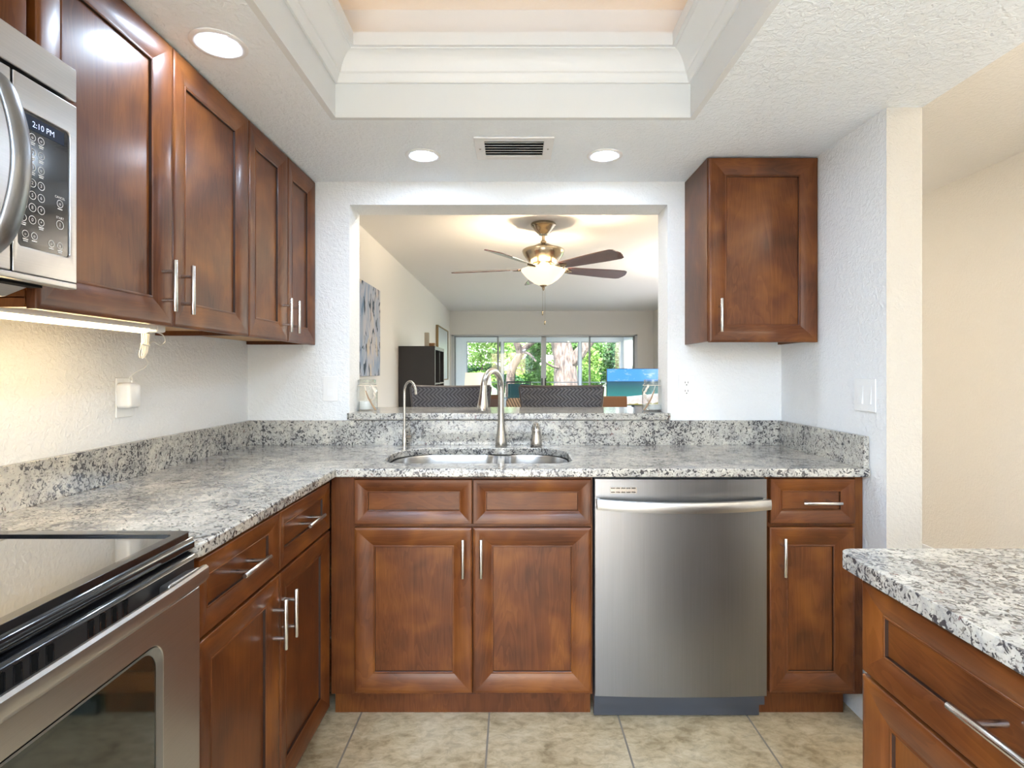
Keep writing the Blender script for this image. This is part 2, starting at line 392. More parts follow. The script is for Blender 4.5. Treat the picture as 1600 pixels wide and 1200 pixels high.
# ------------------------------------------------------------------ cabinet pieces
DPROF = [(0, -.020), (0, -.0035), (.0012, -.0012), (.0035, 0), (.010, 0), (.020, -.0008), (.032, -.0024), (.043, -.0048), (.052, -.0078), (.0575, -.0100), (.0595, -.0103), (.0610, -.0092), (.0635, -.0090), (.0650, -.0100), (.0655, -.0185)]
def front_frame(O, u, v, n, w, h, stile):
    """mitred door or drawer frame; O lower corner on the carcass face + .02, u across, v up, n outwards"""
    O, u, v, n = Vector(O), Vector(u), Vector(v), Vector(n); mb = MB(); k = stile / .0655
    P = [(a * k, b) for a, b in DPROF]
    cor = lambda a, sx, sy: O + u * (a if sx == 0 else w - a) + v * (a if sy == 0 else h - a)
    for (s0, s1, mi) in (((0, 0), (1, 0), 1), ((1, 0), (1, 1), 0), ((1, 1), (0, 1), 1), ((0, 1), (0, 0), 0)):
        va = [cor(a, *s0) + n * b for a, b in P]; vb = [cor(a, *s1) + n * b for a, b in P]
        c = len(P); mb.add(va + vb, [(i, i + 1, c + i + 1, c + i) for i in range(c - 2)], mi); mb.add(va[-2:] + vb[-2:], [(0, 1, 3, 2)], 2)
    mb.add([cor(0, 0, 0) - n * .02, cor(0, 1, 0) - n * .02, cor(0, 1, 1) - n * .02, cor(0, 0, 1) - n * .02], [(0, 1, 2, 3)], 0)
    return mb
def pull(parent, c, along, n, L=.136, sp=.076, off=.034):
    """bar pull; c centre on the front surface"""
    c, a, n = Vector(c), Vector(along), Vector(n); mb = MB()
    b = c + n * off
    e = [b - a * L / 2, b - a * (L / 2 - .001), b + a * (L / 2 - .001), b + a * L / 2]
    mb.tube(e, [.0052, .006, .006, .0052], 16)
    h = mb.build('handle', M_PULL, parent, smooth=40)
    for s in (-1, 1):
        q0 = c + a * s * sp / 2 - n * .012; q1 = b + a * s * sp / 2
        MB().tube([q0, q1], .005, 12).build('handle_post', M_PULL, parent, smooth=40)
    return h
def front(parent, name, O, u, v, n, w, h, stile=.068, handle=None, grain=None):
    uax = 'X' if abs(Vector(u).x) > .5 else 'Y'; WU = WX if uax == 'X' else WY
    g = .0015
    O = Vector(O) + Vector(u) * g + Vector(v) * g; w -= 2 * g; h -= 2 * g
    f = front_frame(O, u, v, n, w, h, stile).build(name, [WZ, WU, M_GLAZE], parent, smooth=28)
    u_, v_, n_ = Vector(u), Vector(v), Vector(n); d = -.0165; s = stile - .0015
    q = [O + u_ * s + v_ * s + n_ * d, O + u_ * (w - s) + v_ * s + n_ * d, O + u_ * (w - s) + v_ * (h - s) + n_ * d, O + u_ * s + v_ * (h - s) + n_ * d]
    b = [p - n_ * .005 for p in q]
    MB().add(q + b, [(0, 1, 2, 3), (7, 6, 5, 4), (0, 4, 5, 1), (1, 5, 6, 2), (2, 6, 7, 3), (3, 7, 4, 0)]).build('panel', WU if grain == 'u' else WZ, f)
    if handle:
        kind, a, b_ = handle
        c = O + u_ * a + v_ * b_ + n_ * (-.004)
        pull(f, c, v if kind == 'v' else u, n)
    return f
EX, EY, EZ = (1, 0, 0), (0, 1, 0), (0, 0, 1)

# --- left base cabinet (faces +X): doors between Y 1.14 and 1.96
c = thing('base_cabinet', 'stained wood base cabinet with two drawers and two doors beside the range', 'base cabinet', (-.94, 1.55, 0))
cb = MB(); FX = -.665
cb.box(XL + .004, FX, 1.100, 1.985, .10, .882); cb.box(XL + .004, FX - .07, 1.100, 1.985, 0, .10)
cb.build('carcass', WZ, c)
y0, ym, y1 = 1.140, 1.537, 1.957
for (a, b_) in ((y0, ym), (ym, y1)):
    front(c, 'drawer', (FX + .02, a, .702), EY, EZ, EX, b_ - a, .166, .050, ('h', (b_ - a) / 2, .083), 'u')
front(c, 'door', (FX + .02, y0, .075), EY, EZ, EX, ym - y0, .622, .068, ('v', ym - y0 - .036, .495))
front(c, 'door', (FX + .02, ym, .075), EY, EZ, EX, y1 - ym, .622, .068, ('v', .036, .495))
# --- sink base (faces -Y)
NY = (0, -1, 0); DY = 1.970; FY = 1.990
c = thing('sink_cabinet', 'wide stained wood sink cabinet with two false drawer fronts and two doors', 'base cabinet', (-.15, 2.2, 0))
cb = MB(); xm = -.1445
cb.box(-.652, .2835, FY + .02, YB - .02, .10, .66); cb.box(-.652, .2835, FY, FY + .02, .10, .882)
cb.box(-.655, .2835, 2.046, YB - .02, 0, .10)
cb.build('carcass', [WZ], c)
for (a, b_, hx) in ((-.566, xm, 'r'), (xm, .2785, 'l')):
    front(c, 'drawer_front', (a, DY, .711), EX, EZ, NY, b_ - a, .162, .048, None, 'u')
    front(c, 'door', (a, DY, .112), EX, EZ, NY, b_ - a, .590, .072, ('v', (b_ - a - .034) if hx == 'r' else .030, .4855))
# --- right base cabinet
c = thing('base_cabinet', 'narrow stained wood base cabinet with one drawer between the dishwasher and right wall', 'base cabinet', (1.07, 2.2, 0))
cb = MB()
cb.box(.8965, XR - .004, FY, YB - .02, .10, .882); cb.box(.8965, 1.215, 2.046, YB - .02, 0, .10)
cb.build('carcass', WZ, c)
front(c, 'drawer', (.911, DY, .714), EX, EZ, NY, .304, .162, .048, ('h', .170, .078), 'u')
front(c, 'door', (.908, DY, .114), EX, EZ, NY, .306, .590, .072, ('v', .042, .488))
# --- peninsula cabinet (faces -X)
NX = (-1, 0, 0)
c = thing('base_cabinet', 'stained wood peninsula cabinet with long bar handle in the right foreground', 'base cabinet', (1.0, .4, 0))
cb = MB(); PX = .670
cb.box(PX, 1.36, -.75, 1.040, .10, .882); cb.box(PX + .07, 1.36, -.75, 1.040, 0, .10)
cb.build('carcass', WZ, c)
front(c, 'drawer', (PX - .02, 1.038, .698), (0, -1, 0), EZ, NX, .705, .170, .050, None, 'u')
f = front(c, 'drawer', (PX - .02, .333, .698), (0, -1, 0), EZ, NX, .705, .170, .050, ('h', .35, .085), 'u')
front(c, 'door', (PX - .02, 1.038, .100), (0, -1, 0), EZ, NX, .352, .594, .068)
front(c, 'door', (PX - .02, .686, .100), (0, -1, 0), EZ, NX, .352, .594, .068, ('v', .31, .50))
front(c, 'door', (PX - .02, .333, .100), (0, -1, 0), EZ, NX, .705, .594, .068, ('v', .04, .50))
dr = [o for o in c.children if o.name.startswith('drawer')][0]
pull(dr, (PX - .024, .686, .786), (0, 1, 0), NX, .192, .110)

# --- upper cabinets on the left wall (face +X), door face X = -.9226
UX = -.9426; ZB, ZT = 1.376, 2.138
def upper(name_label, ya, yb, zb, splits, handles=True, stile=.075):
    c = thing('wall_cabinet', name_label, 'wall cabinet', (-1.1, (ya + yb) / 2, zb))
    cb = MB()
    cb.box(XL + .003, UX, ya, yb, zb + .022, ZT)
    cb.box(UX - .02, UX, ya, yb, zb + .004, zb + .024); cb.box(XL + .003, UX - .02, ya, ya + .016, zb + .004, zb + .024); cb.box(XL + .003, UX - .02, yb - .016, yb, zb + .004, zb + .024)
    cb.build('carcass', WZ, c)
    MB().box(XL + .006, UX - .021, ya + .017, yb - .017, zb + .019, zb + .0215).build('bottom_panel', M_MAPLE, c)
    n = len(splits) - 1
    for i in range(n):
        a, b_ = splits[i], splits[i + 1]
        h = None
        if handles: h = ('v', (b_ - a - .042) if i == 0 else .040, .104)
        front(c, 'door', (UX + .02, a, zb), EY, EZ, EX, b_ - a, ZT - .002 - zb, stile, h)
    return c
upper('tall stained wood wall cabinet next to the microwave, light bar under it', 1.072, 1.9385, ZB, (1.074, 1.508, 1.9385))
upper('stained wood wall cabinet in the left back corner, second from the microwave', 1.9395, 2.597, ZB, (1.9395, 2.275, 2.592))
upper('short stained wood wall cabinet directly above the microwave', .306, 1.0705, 1.838, (.306, .680, 1.056), False, .06)
# corner brackets under the cabinets
for (by, lab) in ((1.86, 'small brown metal bracket with white screws under the cabinet beside the light bar'), (2.30, 'small brown metal bracket with white screws under the back corner wall cabinet')):
    b = thing('bracket', lab, 'bracket', (-1.02, by, 1.385))
    MB().box(-1.03, -.966, by - .04, by + .04, 1.3895, 1.3945).build('plate', plain('brown_bracket_steel', (.10, .04, .025), .4), b)
    for k in (-.02, .02):
        for j in (-.012, .012): MB().lathe((-1.0 + j, by + k, 1.387), [(.0045, 0), (.005, .0015), (.005, .003)], 10).build('screw', M_WHITE, b)
# --- right upper cabinet (faces -Y)
c = thing('wall_cabinet', 'single door stained wood wall cabinet hanging right of the pass-through', 'wall cabinet', (1.03, 2.44, 1.376))
cb = MB(); UYf = 2.299
cb.box(.802, XR - .003, UYf, YB - .003, 1.396, ZT); cb.box(.802, XR - .003, UYf, UYf + .02, 1.380, 1.396); cb.box(.802, .818, UYf + .02, YB - .003, 1.380, 1.396); cb.box(XR - .019, XR - .003, UYf + .02, YB - .003, 1.380, 1.396)
cb.build('carcass', WZ, c)
front(c, 'door', (.804, UYf - .02, 1.374), EX, EZ, NY, XR - .003 - .804, .760, .075, ('v', .040, .108))

# ------------------------------------------------------------------ granite
CT, CB = .914, .884
sink_hole = rrect(-.500, .228, 2.060, 2.475, [.11, .10, .16, .17], 10)
ct = thing('countertop', 'speckled granite L-shaped countertop around the sink', 'countertop', (0, 2.2, CB))
FYC = 1.945
outer = [(XL + .002, 1.094), (-.6407, 1.094), (-.6267, 1.100), (-.6207, 1.114), (-.6207, FYC), (XR - .002, FYC), (XR - .002, YB - .002), (XL + .002, YB - .002)]
MB().plate(outer, [sink_hole], lambda u, v: (u, v, CB), (0, 0, CT - CB)).build('slab', M_GRAN, ct, bevel=.010, seg=3)
ZS = 1.027
MB().box(-1.222, 1.234, YB - .022, YB - .002, CT - .001, ZS).build('backsplash', M_GRAN, ct, bevel=.0025)
MB().box(XL + .002, XL + .022, 1.094, YB - .003, CT - .001, ZS).build('backsplash', M_GRAN, ct, bevel=.0025)
MB().box(XR - .022, XR - .002, 1.955, YB - .003, CT - .001, ZS).build('backsplash', M_GRAN, ct, bevel=.0025)
pn = thing('countertop', 'speckled granite peninsula countertop with rounded corner in the right foreground', 'countertop', (1.0, .2, CB))
MB().plate(rrect(.622, 1.40, -.80, 1.072, [.02, .02, .02, .03], 5), [], lambda u, v: (u, v, CB), (0, 0, CT - CB)).build('slab', M_GRAN, pn, bevel=.011, seg=4)
bt = thing('bar_counter', 'raised granite bar top on the pass-through sill', 'bar counter', (0, 2.8, 1.031))
MB().plate([(-.766, 2.572), (.721, 2.572), (.721, 2.772), (.74, 2.772), (.74, 3.03), (-.80, 3.03), (-.80, 2.772), (-.766, 2.772)], [], lambda u, v: (u, v, 1.031), (0, 0, .030)).build('slab', M_GRAN, bt, bevel=.007, seg=3)
MB().box(-.770, -.7662, 2.572, 2.599, 1.031, 1.061).build('edge', M_GRAN, bt); MB().box(.7212, .728, 2.572, 2.599, 1.031, 1.061).build('edge', M_GRAN, bt)

# ------------------------------------------------------------------ sink
sk = thing('sink', 'stainless steel undermount double bowl sink', 'sink', (-.15, 2.2, .70))
bl = rrect(-.496, -.066, 2.064, 2.479, [.10, .06, .06, .16], 8); br = rrect(-.037, .224, 2.064, 2.479, [.06, .09, .15, .06], 8)
MB().plate(rrect(-.525, .25, 2.03, 2.505, .05, 6), [bl, br], lambda u, v: (u, v, .8815), (0, 0, -.0015)).build('rim', M_SINK, sk)
for lp in (bl, br):
    cx = sum(p[0] for p in lp) / len(lp); cy = sum(p[1] for p in lp) / len(lp)
    L = []
    for (s, z) in ((1, .8815), (.995, .875), (.985, .80), (.97, .735), (.93, .712), (.86, .702), (.4, .699), (.05, .698)):
        L.append([(cx + (x - cx) * s, cy + (y - cy) * s, z) for x, y in lp])
    b = MB(); b.loft(L, False, True); b.build('bowl', M_SINK, sk, smooth=50)
    MB().lathe((cx, cy, .7), [(.05, 0), (.05, .003), (.04, .004), (.02, .0015), (0, .0015)], 24).build('drain', M_NICK, sk, smooth=40)

# ------------------------------------------------------------------ taps
fa = thing('faucet', 'tall brushed nickel pull-down kitchen faucet behind the sink', 'faucet', (-.0553, 2.527, CT))
b = MB(); b.lathe((-.0553, 2.527, CT + .0004), [(.0255, 0), (.0268, .004), (.0272, .014), (.026, .026), (.0225, .045), (.0185, .07), (.0158, .10), (.0145, .13), (.0138, .16)], 28)
b.build('body', M_NICK, fa, smooth=50)
d = Vector((-.070, -.205, 0)); B0 = Vector((-.0553, 2.527, CT + .0004))
pts = [B0 + Vector((0, 0, .158))]
pts += [B0 + Vector((0, 0, .20)), B0 + Vector((0, 0, .245))]
for k in range(0, 15):
    a = PI * k / 15 * 1.0
    r_ = .5
    pts.append(B0 + d * (.5 - .5 * math.cos(a)) + Vector((0, 0, .255 + .088 * math.sin(a))))
nk = bez(pts[:3] + pts[3:], 3)
b = MB(); b.tube(nk, .0136, 18); b.build('neck', M_NICK, fa, smooth=60)
E = nk[-1]; dd = (nk[-1] - nk[-3]).normalized(); dd = (dd + Vector((0, 0, -1.6))).normalized()
b = MB(); b.tube([E - dd * .006, E + dd * .01, E + dd * .03, E + dd * .052, E + dd * .075, E + dd * .092, E + dd * .098], [.0140, .0146, .0158, .0185, .0225, .0228, .0205], 20)
b.build('spray_head', M_NICK, fa, smooth=60)
ff = thing('filter_faucet', 'slim brushed nickel gooseneck filtered water tap, left of the big faucet', 'faucet', (-.495, 2.527, CT))
B1 = Vector((-.495, 2.527, CT + .0004))
b = MB(); b.lathe(B1, [(.0125, 0), (.0125, .002), (.0105, .004), (.0105, .052), (.0085, .055), (.0085, .075), (.005, .079)], 20); b.build('body', M_NICK, ff, smooth=40)
b = MB(); b.tube([B1 + Vector((0, 0, .043)), B1 + Vector((.022, -.004, .043)), B1 + Vector((.034, -.006, .043))], [.008, .009, .010], 14); b.tube([B1 + Vector((.026, -.006, .045)), B1 + Vector((.026, -.012, .085))], [.0035, .003], 10)
b.build('lever', M_NICK, ff, smooth=50)
pts = [B1 + Vector((0, 0, .07)), B1 + Vector((0, 0, .16)), B1 + Vector((0, 0, .235))]
for k in range(1, 15):
    a = math.radians(165) * k / 14; pts.append(B1 + Vector((.030 - .030 * math.cos(a), -.05 * (.5 - .5 * math.cos(a)), .245 + .050 * math.sin(a))))
pts.append(pts[-1] + Vector((.003, -.006, -.02)))
b = MB(); b.tube(bez(pts, 3), .0052, 14); b.build('neck', M_NICK, ff, smooth=60)
sd = thing('soap_dispenser', 'short brushed nickel soap dispenser right of the big faucet', 'soap dispenser', (.1048, 2.527, CT))
B2 = (.1048, 2.527, CT + .0004)
b = MB(); b.lathe(B2, [(.024, 0), (.026, .003), (.0265, .014), (.025, .028), (.0215, .045), (.0195, .06), (.0198, .068)], 28); b.build('body', M_NICK, sd, smooth=50)
b = MB(); b.lathe((.1048, 2.527, CT + .068), [(.0195, .001), (.0195, .008), (.0165, .018), (.011, .024), (.009, .030), (.0115, .031), (.0115, .036), (.004, .040), (0, .041)], 28)
b.tube([(.1048, 2.527, CT + .101), (.1048, 2.50, CT + .103), (.1048, 2.475, CT + .094)], [.006, .005, .004], 10)
b.build('pump', M_NICK, sd, smooth=50)

# ------------------------------------------------------------------ dishwasher
dw = thing('dishwasher', 'stainless steel dishwasher with curved handle under the counter', 'dishwasher', (.59, 2.2, 0))
MB().box(.288, .893, 1.975, 2.55, .07, .878).build('tub', M_DARK, dw)
MB().box(.292, .889, 2.01, 2.03, .012, .105).build('toe_kick', M_DARK, dw)
d0, d1 = .2885, .8925
b = MB(); L = []
for k in range(13):
    a = k / 12; x = d0 + (d1 - d0) * a; bow = .010 * (1 - (2 * a - 1) ** 2)
    L.append((x, 1.957 - bow))
for i in range(12):
    (xa, ya), (xb, yb) = L[i], L[i + 1]
    b.add([(xa, ya, .112), (xb, yb, .112), (xb, yb, .876), (xa, ya, .876), (xa, 1.974, .112), (xb, 1.974, .112), (xb, 1.974, .876), (xa, 1.974, .876)],
          [(0, 1, 2, 3), (3, 2, 6, 7), (1, 0, 4, 5)] + ([(0, 3, 7, 4)] if i == 0 else []) + ([(1, 5, 6, 2)] if i == 11 else []))
bm_w = b; dwd = b.build('door', M_SSZ, dw, smooth=30)
hb = MB(); loops = []
for k in range(25):
    a = k / 24; x = .2905 + (.892 - .2905) * a; bow = .030 * (1 - (2 * a - 1) ** 2) ** .8; yy = 1.930 - bow; zz = .793 - .006 * (1 - (2 * a - 1) ** 2)
    sec = [(-.011, -.016), (-.013, -.008), (-.0135, 0), (-.013, .009), (-.010, .018), (.008, .018), (.008, -.016)]
    loops.append([(x, yy + p, zz + q_) for p, q_ in sec])
hb.loft(loops); hb.build('handle', M_SSX, dwd, smooth=35)
for xx in (.297, .885): MB().box(xx - .006, xx + .006, 1.930, 1.9575, .778, .808).build('handle_mount', M_SSX, dwd)
bd = MB().box(.340, .434, 1.9485, 1.956, .828, .849).build('badge', M_NICK, dwd)
bs = MB()
for zz in (.8315, .8455):
    for k in range(5): bs.box(.3425 + k * .018, .3425 + k * .018 + .0145, 1.9478, 1.9495, zz - .0012, zz + .0012)
bs.build('badge_slot', M_SLOT, bd)

# ------------------------------------------------------------------ range
rg = thing('range', 'stainless steel electric range with black glass cooktop on the left', 'range', (-.93, .71, 0))
R0, R1 = .335, 1.089
MB().box(XL + .02, -.650, R0, R1, .03, .905).build('body', M_DARK, rg)
zc = .938
# cooktop: glass with raised black rim and rolled front
b = MB(); b.plate(rrect(XL + .02, -.632, R0 - .002, R1 + .002, .012, 4), [rrect(XL + .06, -.652, R0 + .02, R1 - .024, .012, 4)], lambda u, v: (u, v, zc - .025), (0, 0, .030))
ckr = b.build('cooktop_rim', M_BLACK, rg, bevel=.006, seg=3)
MB().plate(rrect(XL + .058, -.650, R0 + .018, R1 - .022, .012, 4), [], lambda u, v: (u, v, zc - .02), (0, 0, .0205)).build('glass_top', M_CERAN, rg, bevel=.001)
zh = []
for (cx, cy, rr) in ((-.78, .50, .100), (-1.05, .50, .085)):
    b = MB()
    for r2 in (rr, rr * .62): b.lathe((cx, cy, zc + .0006), [(r2 - .0012, 0), (r2 - .0012, .0003), (r2 + .0012, .0003), (r2 + .0012, 0)], 48, 0, False)
    b.build('burner_ring', plain('burner_ring_print', (.012, .012, .013), .055, 0, 1, IOR=2.1, Coat_Roughness=.03), rg)
b = MB(); fr = [(-.645, .934), (-.630, .930), (-.625, .922), (-.625, .912), (-.630, .907), (-.650, .906)]
b.loft([[(x, R0, z) for x, z in fr], [(x, R1, z) for x, z in fr]]); b.build('front_trim', M_BLACK, rg, smooth=50)
b = MB(); fr = [(-.652, .906), (-.626, .903), (-.617, .899), (-.615, .895), (-.618, .892), (-.652, .892)]
b.loft([[(x, R0 + .004, z) for x, z in fr], [(x, R1 - .004, z) for x, z in fr]]); b.build('vent_ledge', M_BLACK, rg, smooth=50)
b = MB().box(-.652, -.621, R0 + .006, R1 - .006, .846, .8925); vp = b.build('vent_panel', M_BLACKM, rg, bevel=.003)
for k in range(18):
    yy = .48 + k * .024
    if .745 < yy < .80: continue
    s = MB(); s.plate(rrect(yy - .0065, yy + .0065, .864, .8905, .004, 4), [rrect(yy - .0046, yy + .0046, .866, .8885, .003, 4)], lambda u, v: (-.6200, u, v), (-.002, 0, 0)); s.build('vent_slot', M_BLACK, vp)
    MB().box(-.6222, -.6206, yy - .0044, yy + .0044, .867, .8875).build('vent_slot', M_SLOT, vp)
win = rrect(R0 + .105, R1 - .135, .43, .795, .035, 8); D0, D1 = R0 + .004, R1 - .02
b = MB(); b.plate(rect(D0, D1, .16, .845), [win], lambda u, v: (-.602, u, v), (-.045, 0, 0)); ovd = b.build('oven_door', M_SSY, rg, bevel=.004)
def inset(lp, k):
    cy = sum(p[0] for p in lp) / len(lp); cz = sum(p[1] for p in lp) / len(lp)
    return [(p[0] + (k if p[0] < cy else -k), p[1] + (k if p[1] < cz else -k)) for p in lp]
b = MB(); wi = inset(win, .009)
b.loft([[(-.6015, p[0], p[1]) for p in win], [(-.608, p[0], p[1]) for p in wi]], False, False); b.build('window_bevel', M_SSZ, ovd, smooth=30)
MB().plate(wi, [], lambda u, v: (-.609, u, v), (-.005, 0, 0)).build('window', M_OVENGL, ovd)
# handle bar along the top of the oven door
b = MB(); sec = [(-.588, .857), (-.576, .862), (-.570, .872), (-.5715, .888), (-.576, .892), (-.582, .891), (-.591, .885), (-.592, .860)]
LL = []
for k in range(17):
    a = k / 16; yy = (R0 + .03) + (R1 - .042 - R0 - .03) * a; bo = .010 * (1 - (2 * a - 1) ** 4) - .004
    LL.append([(x + bo * .6, yy, z) for x, z in sec])
b.loft(LL); ohd = b.build('handle', M_SSY, ovd, smooth=40)
for ya, yb in ((R0 + .032, R0 + .13), (R1 - .14, R1 - .044)):
    b = MB(); b.loft([[(-.588, ya, .866), (-.588, yb, .866), (-.588, yb, .890), (-.588, ya, .890)], [(-.612, ya + .01, .858), (-.612, yb - .01, .858), (-.612, yb - .01, .884), (-.612, ya + .01, .884)]]); b.build('handle_mount', M_SSY, ohd, bevel=.004)
MB().box(-.635, -.606, D0, D1, .04, .152).build('storage_drawer', M_SSY, rg, bevel=.004)
MB().box(XL + .004, XL + .055, R0, R1, .905, 1.10).build('backguard', M_BLACK, rg, bevel=.006)

# ------------------------------------------------------------------ microwave
mw = thing('microwave', 'stainless steel over-the-range microwave with black keypad', 'microwave', (-1.03, .69, 1.422))
m0, m1, MX = .308, 1.067, -.838
MB().box(XL + .004, -.862, m0, m1, 1.424, 1.834).build('case', M_DARK, mw)
MB().box(-.861, MX, m0, m1, 1.770, 1.834).build('top_grille', M_SSY, mw, bevel=.003)
b = MB(); dwin = rrect(.38, .80, 1.50, 1.70, .02, 6)
b.plate(rect(m0, .927, 1.424, 1.763), [dwin], lambda u, v: (MX, u, v), (-.023, 0, 0)); md = b.build('door', M_SSY, mw, bevel=.003)
MB().plate(dwin, [], lambda u, v: (MX - .004, u, v), (-.01, 0, 0)).build('window', M_OVENGL, md)
b = MB(); pts = bez([(MX - .002, .890, 1.740), (MX + .024, .890, 1.712), (MX + .043, .890, 1.655), (MX + .050, .890, 1.595), (MX + .043, .890, 1.535), (MX + .024, .890, 1.478), (MX - .002, .890, 1.450)], 6)
b.tube(pts, .012, 14, sq=(1.5, .7)); b.build('handle', M_SSZ, md, smooth=60)
kp = rrect(.940, 1.051, 1.470, 1.706, .008, 4)
b = MB(); b.plate(rect(.931, m1, 1.424, 1.763), [kp], lambda u, v: (MX, u, v), (-.023, 0, 0)); cp = b.build('control_panel', M_SSY, mw, bevel=.002)
kpd = MB(); kpd.plate(kp, [], lambda u, v: (MX - .003, u, v), (-.008, 0, 0)); kpd = kpd.build('keypad', M_BLACK, cp)
MB().box(-.860, MX, m0, m1, 1.412, 1.4235).build('bottom_trim', M_SSY, mw, bevel=.002)
MB().box(-.885, -.862, m0 + .05, m1 - .05, 1.408, 1.4235).build('intake_slot', M_SLOT, mw)
b = MB(); b.loft([[(XL + .03, m0 + .03, 1.4235), (-.89, m0 + .03, 1.4235), (-.89, m1 - .02, 1.4235), (XL + .03, m1 - .02, 1.4235)], [(XL + .05, m0 + .05, 1.392), (-.93, m0 + .05, 1.392), (-.93, m1 - .05, 1.392), (XL + .05, m1 - .05, 1.392)]]); b.build('underside', M_SSY, mw, bevel=.004)
def text_mb(mb, s, O, u, v, size, mi=0, align='CENTER'):
    cu = bpy.data.curves.new('t', 'FONT'); cu.body = s; cu.size = size; cu.align_x = align; cu.align_y = 'CENTER'; cu.resolution_u = 3; cu.extrude = 0
    ob = bpy.data.objects.new('t', cu); COL.objects.link(ob); dg = bpy.context.evaluated_depsgraph_get(); me = ob.evaluated_get(dg).to_mesh()
    O, u, v = Vector(O), Vector(u), Vector(v)
    mb.add([O + u * p.co.x + v * p.co.y for p in me.vertices], [list(p.vertices) for p in me.polygons], mi)
    ob.evaluated_get(dg).to_mesh_clear(); bpy.data.objects.remove(ob); bpy.data.curves.remove(cu)
FXk = MX - .0024
def key(y, z, txt, r=.0075, legend=0, arc=None):
    b = MB(); n = 24; v = []; f = []
    for k in range(n):
        t = 2 * PI * k / n
        v += [(FXk, y + r * math.cos(t), z + r * math.sin(t)), (FXk, y + (r - .0011) * math.cos(t), z + (r - .0011) * math.sin(t))]
    for k in range(n): a = 2 * k; c_ = 2 * ((k + 1) % n); f.append((a, c_, c_ + 1, a + 1))
    b.add(v, f)
    if txt: text_mb(b, txt, (FXk, y, z), EY, EZ, r * 1.15)
    for k in range(legend):
        w = .0055 - .001 * k
        zz = z - r - .0035 - k * .0032; b.add([(FXk, y - w, zz), (FXk, y + w, zz), (FXk, y + w, zz + .0018), (FXk, y - w, zz + .0018)], [(0, 1, 2, 3)])
    if arc: text_mb(b, arc, (FXk, y, z + r + .004), EY, EZ, .006)
    b.weld = False
    b.build('button', M_KEY, kpd)
ks = [.953, .971, .989]
for r_, row in enumerate(('123', '456', '789')):
    for k, ch in enumerate(row): key(ks[k], 1.585 - r_ * .0215, ch)
key(ks[1], 1.5205, '0'); key(ks[0], 1.5205, '-', .0065, 2); key(ks[2], 1.5205, '+', .0065, 2)
for k in range(3):
    for r_ in range(3): key(ks[k], 1.665 - r_ * .0262, 'o', .0068, 2)
key(.957, 1.493, 'o', .0065, 2); key(.975, 1.493, 'o', .0065, 1); key(1.011, 1.488, 'o', .0065, 1); key(1.030, 1.488, 'o', .0065, 2)
key(1.030, 1.566, 'o', .0072, 1, 'CANCEL'); key(1.030, 1.527, 'I', .0085, 0, 'START')
dsp = MB().add([(FXk - .0002, .945, 1.677), (FXk - .0002, 1.040, 1.677), (FXk - .0002, 1.040, 1.701), (FXk - .0002, .945, 1.701)], [(0, 1, 2, 3)])
dsp.weld = False; dspo = dsp.build('display', plain('blue_black_display', (.012, .022, .05), .1), kpd)
b = MB(); text_mb(b, '2:10 PM', (FXk + .0002, .994, 1.688), EY, EZ, .0145); b.weld = False; b.build('clock_digits', emis('blue_digits', (.12, .32, .9), .45), dspo)

# ------------------------------------------------------------------ under-cabinet light, wall plates
ul = thing('light_bar', 'slim white LED bar with coiled cord glowing under the left wall cabinet', 'under-cabinet light', (-1.03, 1.34, 1.375))
MB().box(-1.048, -1.000, 1.080, 1.560, 1.372, 1.3935).build('housing', M_WHITE, ul, bevel=.004)
b = MB(); sec = [(-1.044, 1.372), (-1.040, 1.3655), (-1.032, 1.362), (-1.016, 1.362), (-1.008, 1.3655), (-1.004, 1.372)]
b.loft([[(x, 1.084, z) for x, z in sec], [(x, 1.535, z) for x, z in sec]]); b.build('lens', M_BAR, ul, smooth=50)
MB().box(-1.049, -.999, 1.560, 1.60, 1.366, 1.3935).build('end_cap', M_WHITE, ul, bevel=.006)
M_CORD = plain('white_cord', (.80, .79, .75), .4)
b = MB()
def PT(px, py, X): Y = X * F / (px - 802); return Vector((X, Y, CZ - (py - 580) / F * Y))
X0 = -1.03
b.tube(bez([PT(236, 517, X0), PT(244, 519, X0), PT(255, 524, X0 - .01), PT(258, 534, X0 - .02), PT(250, 539, X0 - .02), PT(240, 534, X0 - .01), PT(232, 537, X0)], 8), .0016, 8)
for k, (dx, dyy) in enumerate(((0, 0), (2.5, 1), (-2, 2), (4, -1), (1, 3))):
    b.tube(bez([PT(224 + dx * 1.5, 521, X0 - .004 * k), PT(223 + dx, 535 + dyy, X0 - .004 * k), PT(222 + dx * 2.2, 550 + dyy, X0 - .006 * k), PT(221 + dx, 557 + dyy, X0 - .006 * k), PT(226 + dx, 553 + dyy, X0 - .006 * k), PT(228 + dx, 540, X0 - .003 * k), PT(230 + dx, 522, X0)], 8), .0012, 8)
b.tube([PT(221, 537, X0 + .004), PT(233, 540, X0 + .004)], .003, 8)
b.tube(bez([PT(229, 545, X0 - .02), PT(227, 556, X0 - .05), PT(231, 568, X0 - .09), PT(225, 575, X0 - .12), PT(212, 582, X0 - .15), PT(203, 590, X0 - .17), Vector((-1.204, 1.755, CZ - (596 - 580) / F * 1.755))], 8), .0017, 8)
b.build('cord', M_CORD, ul, smooth=60)

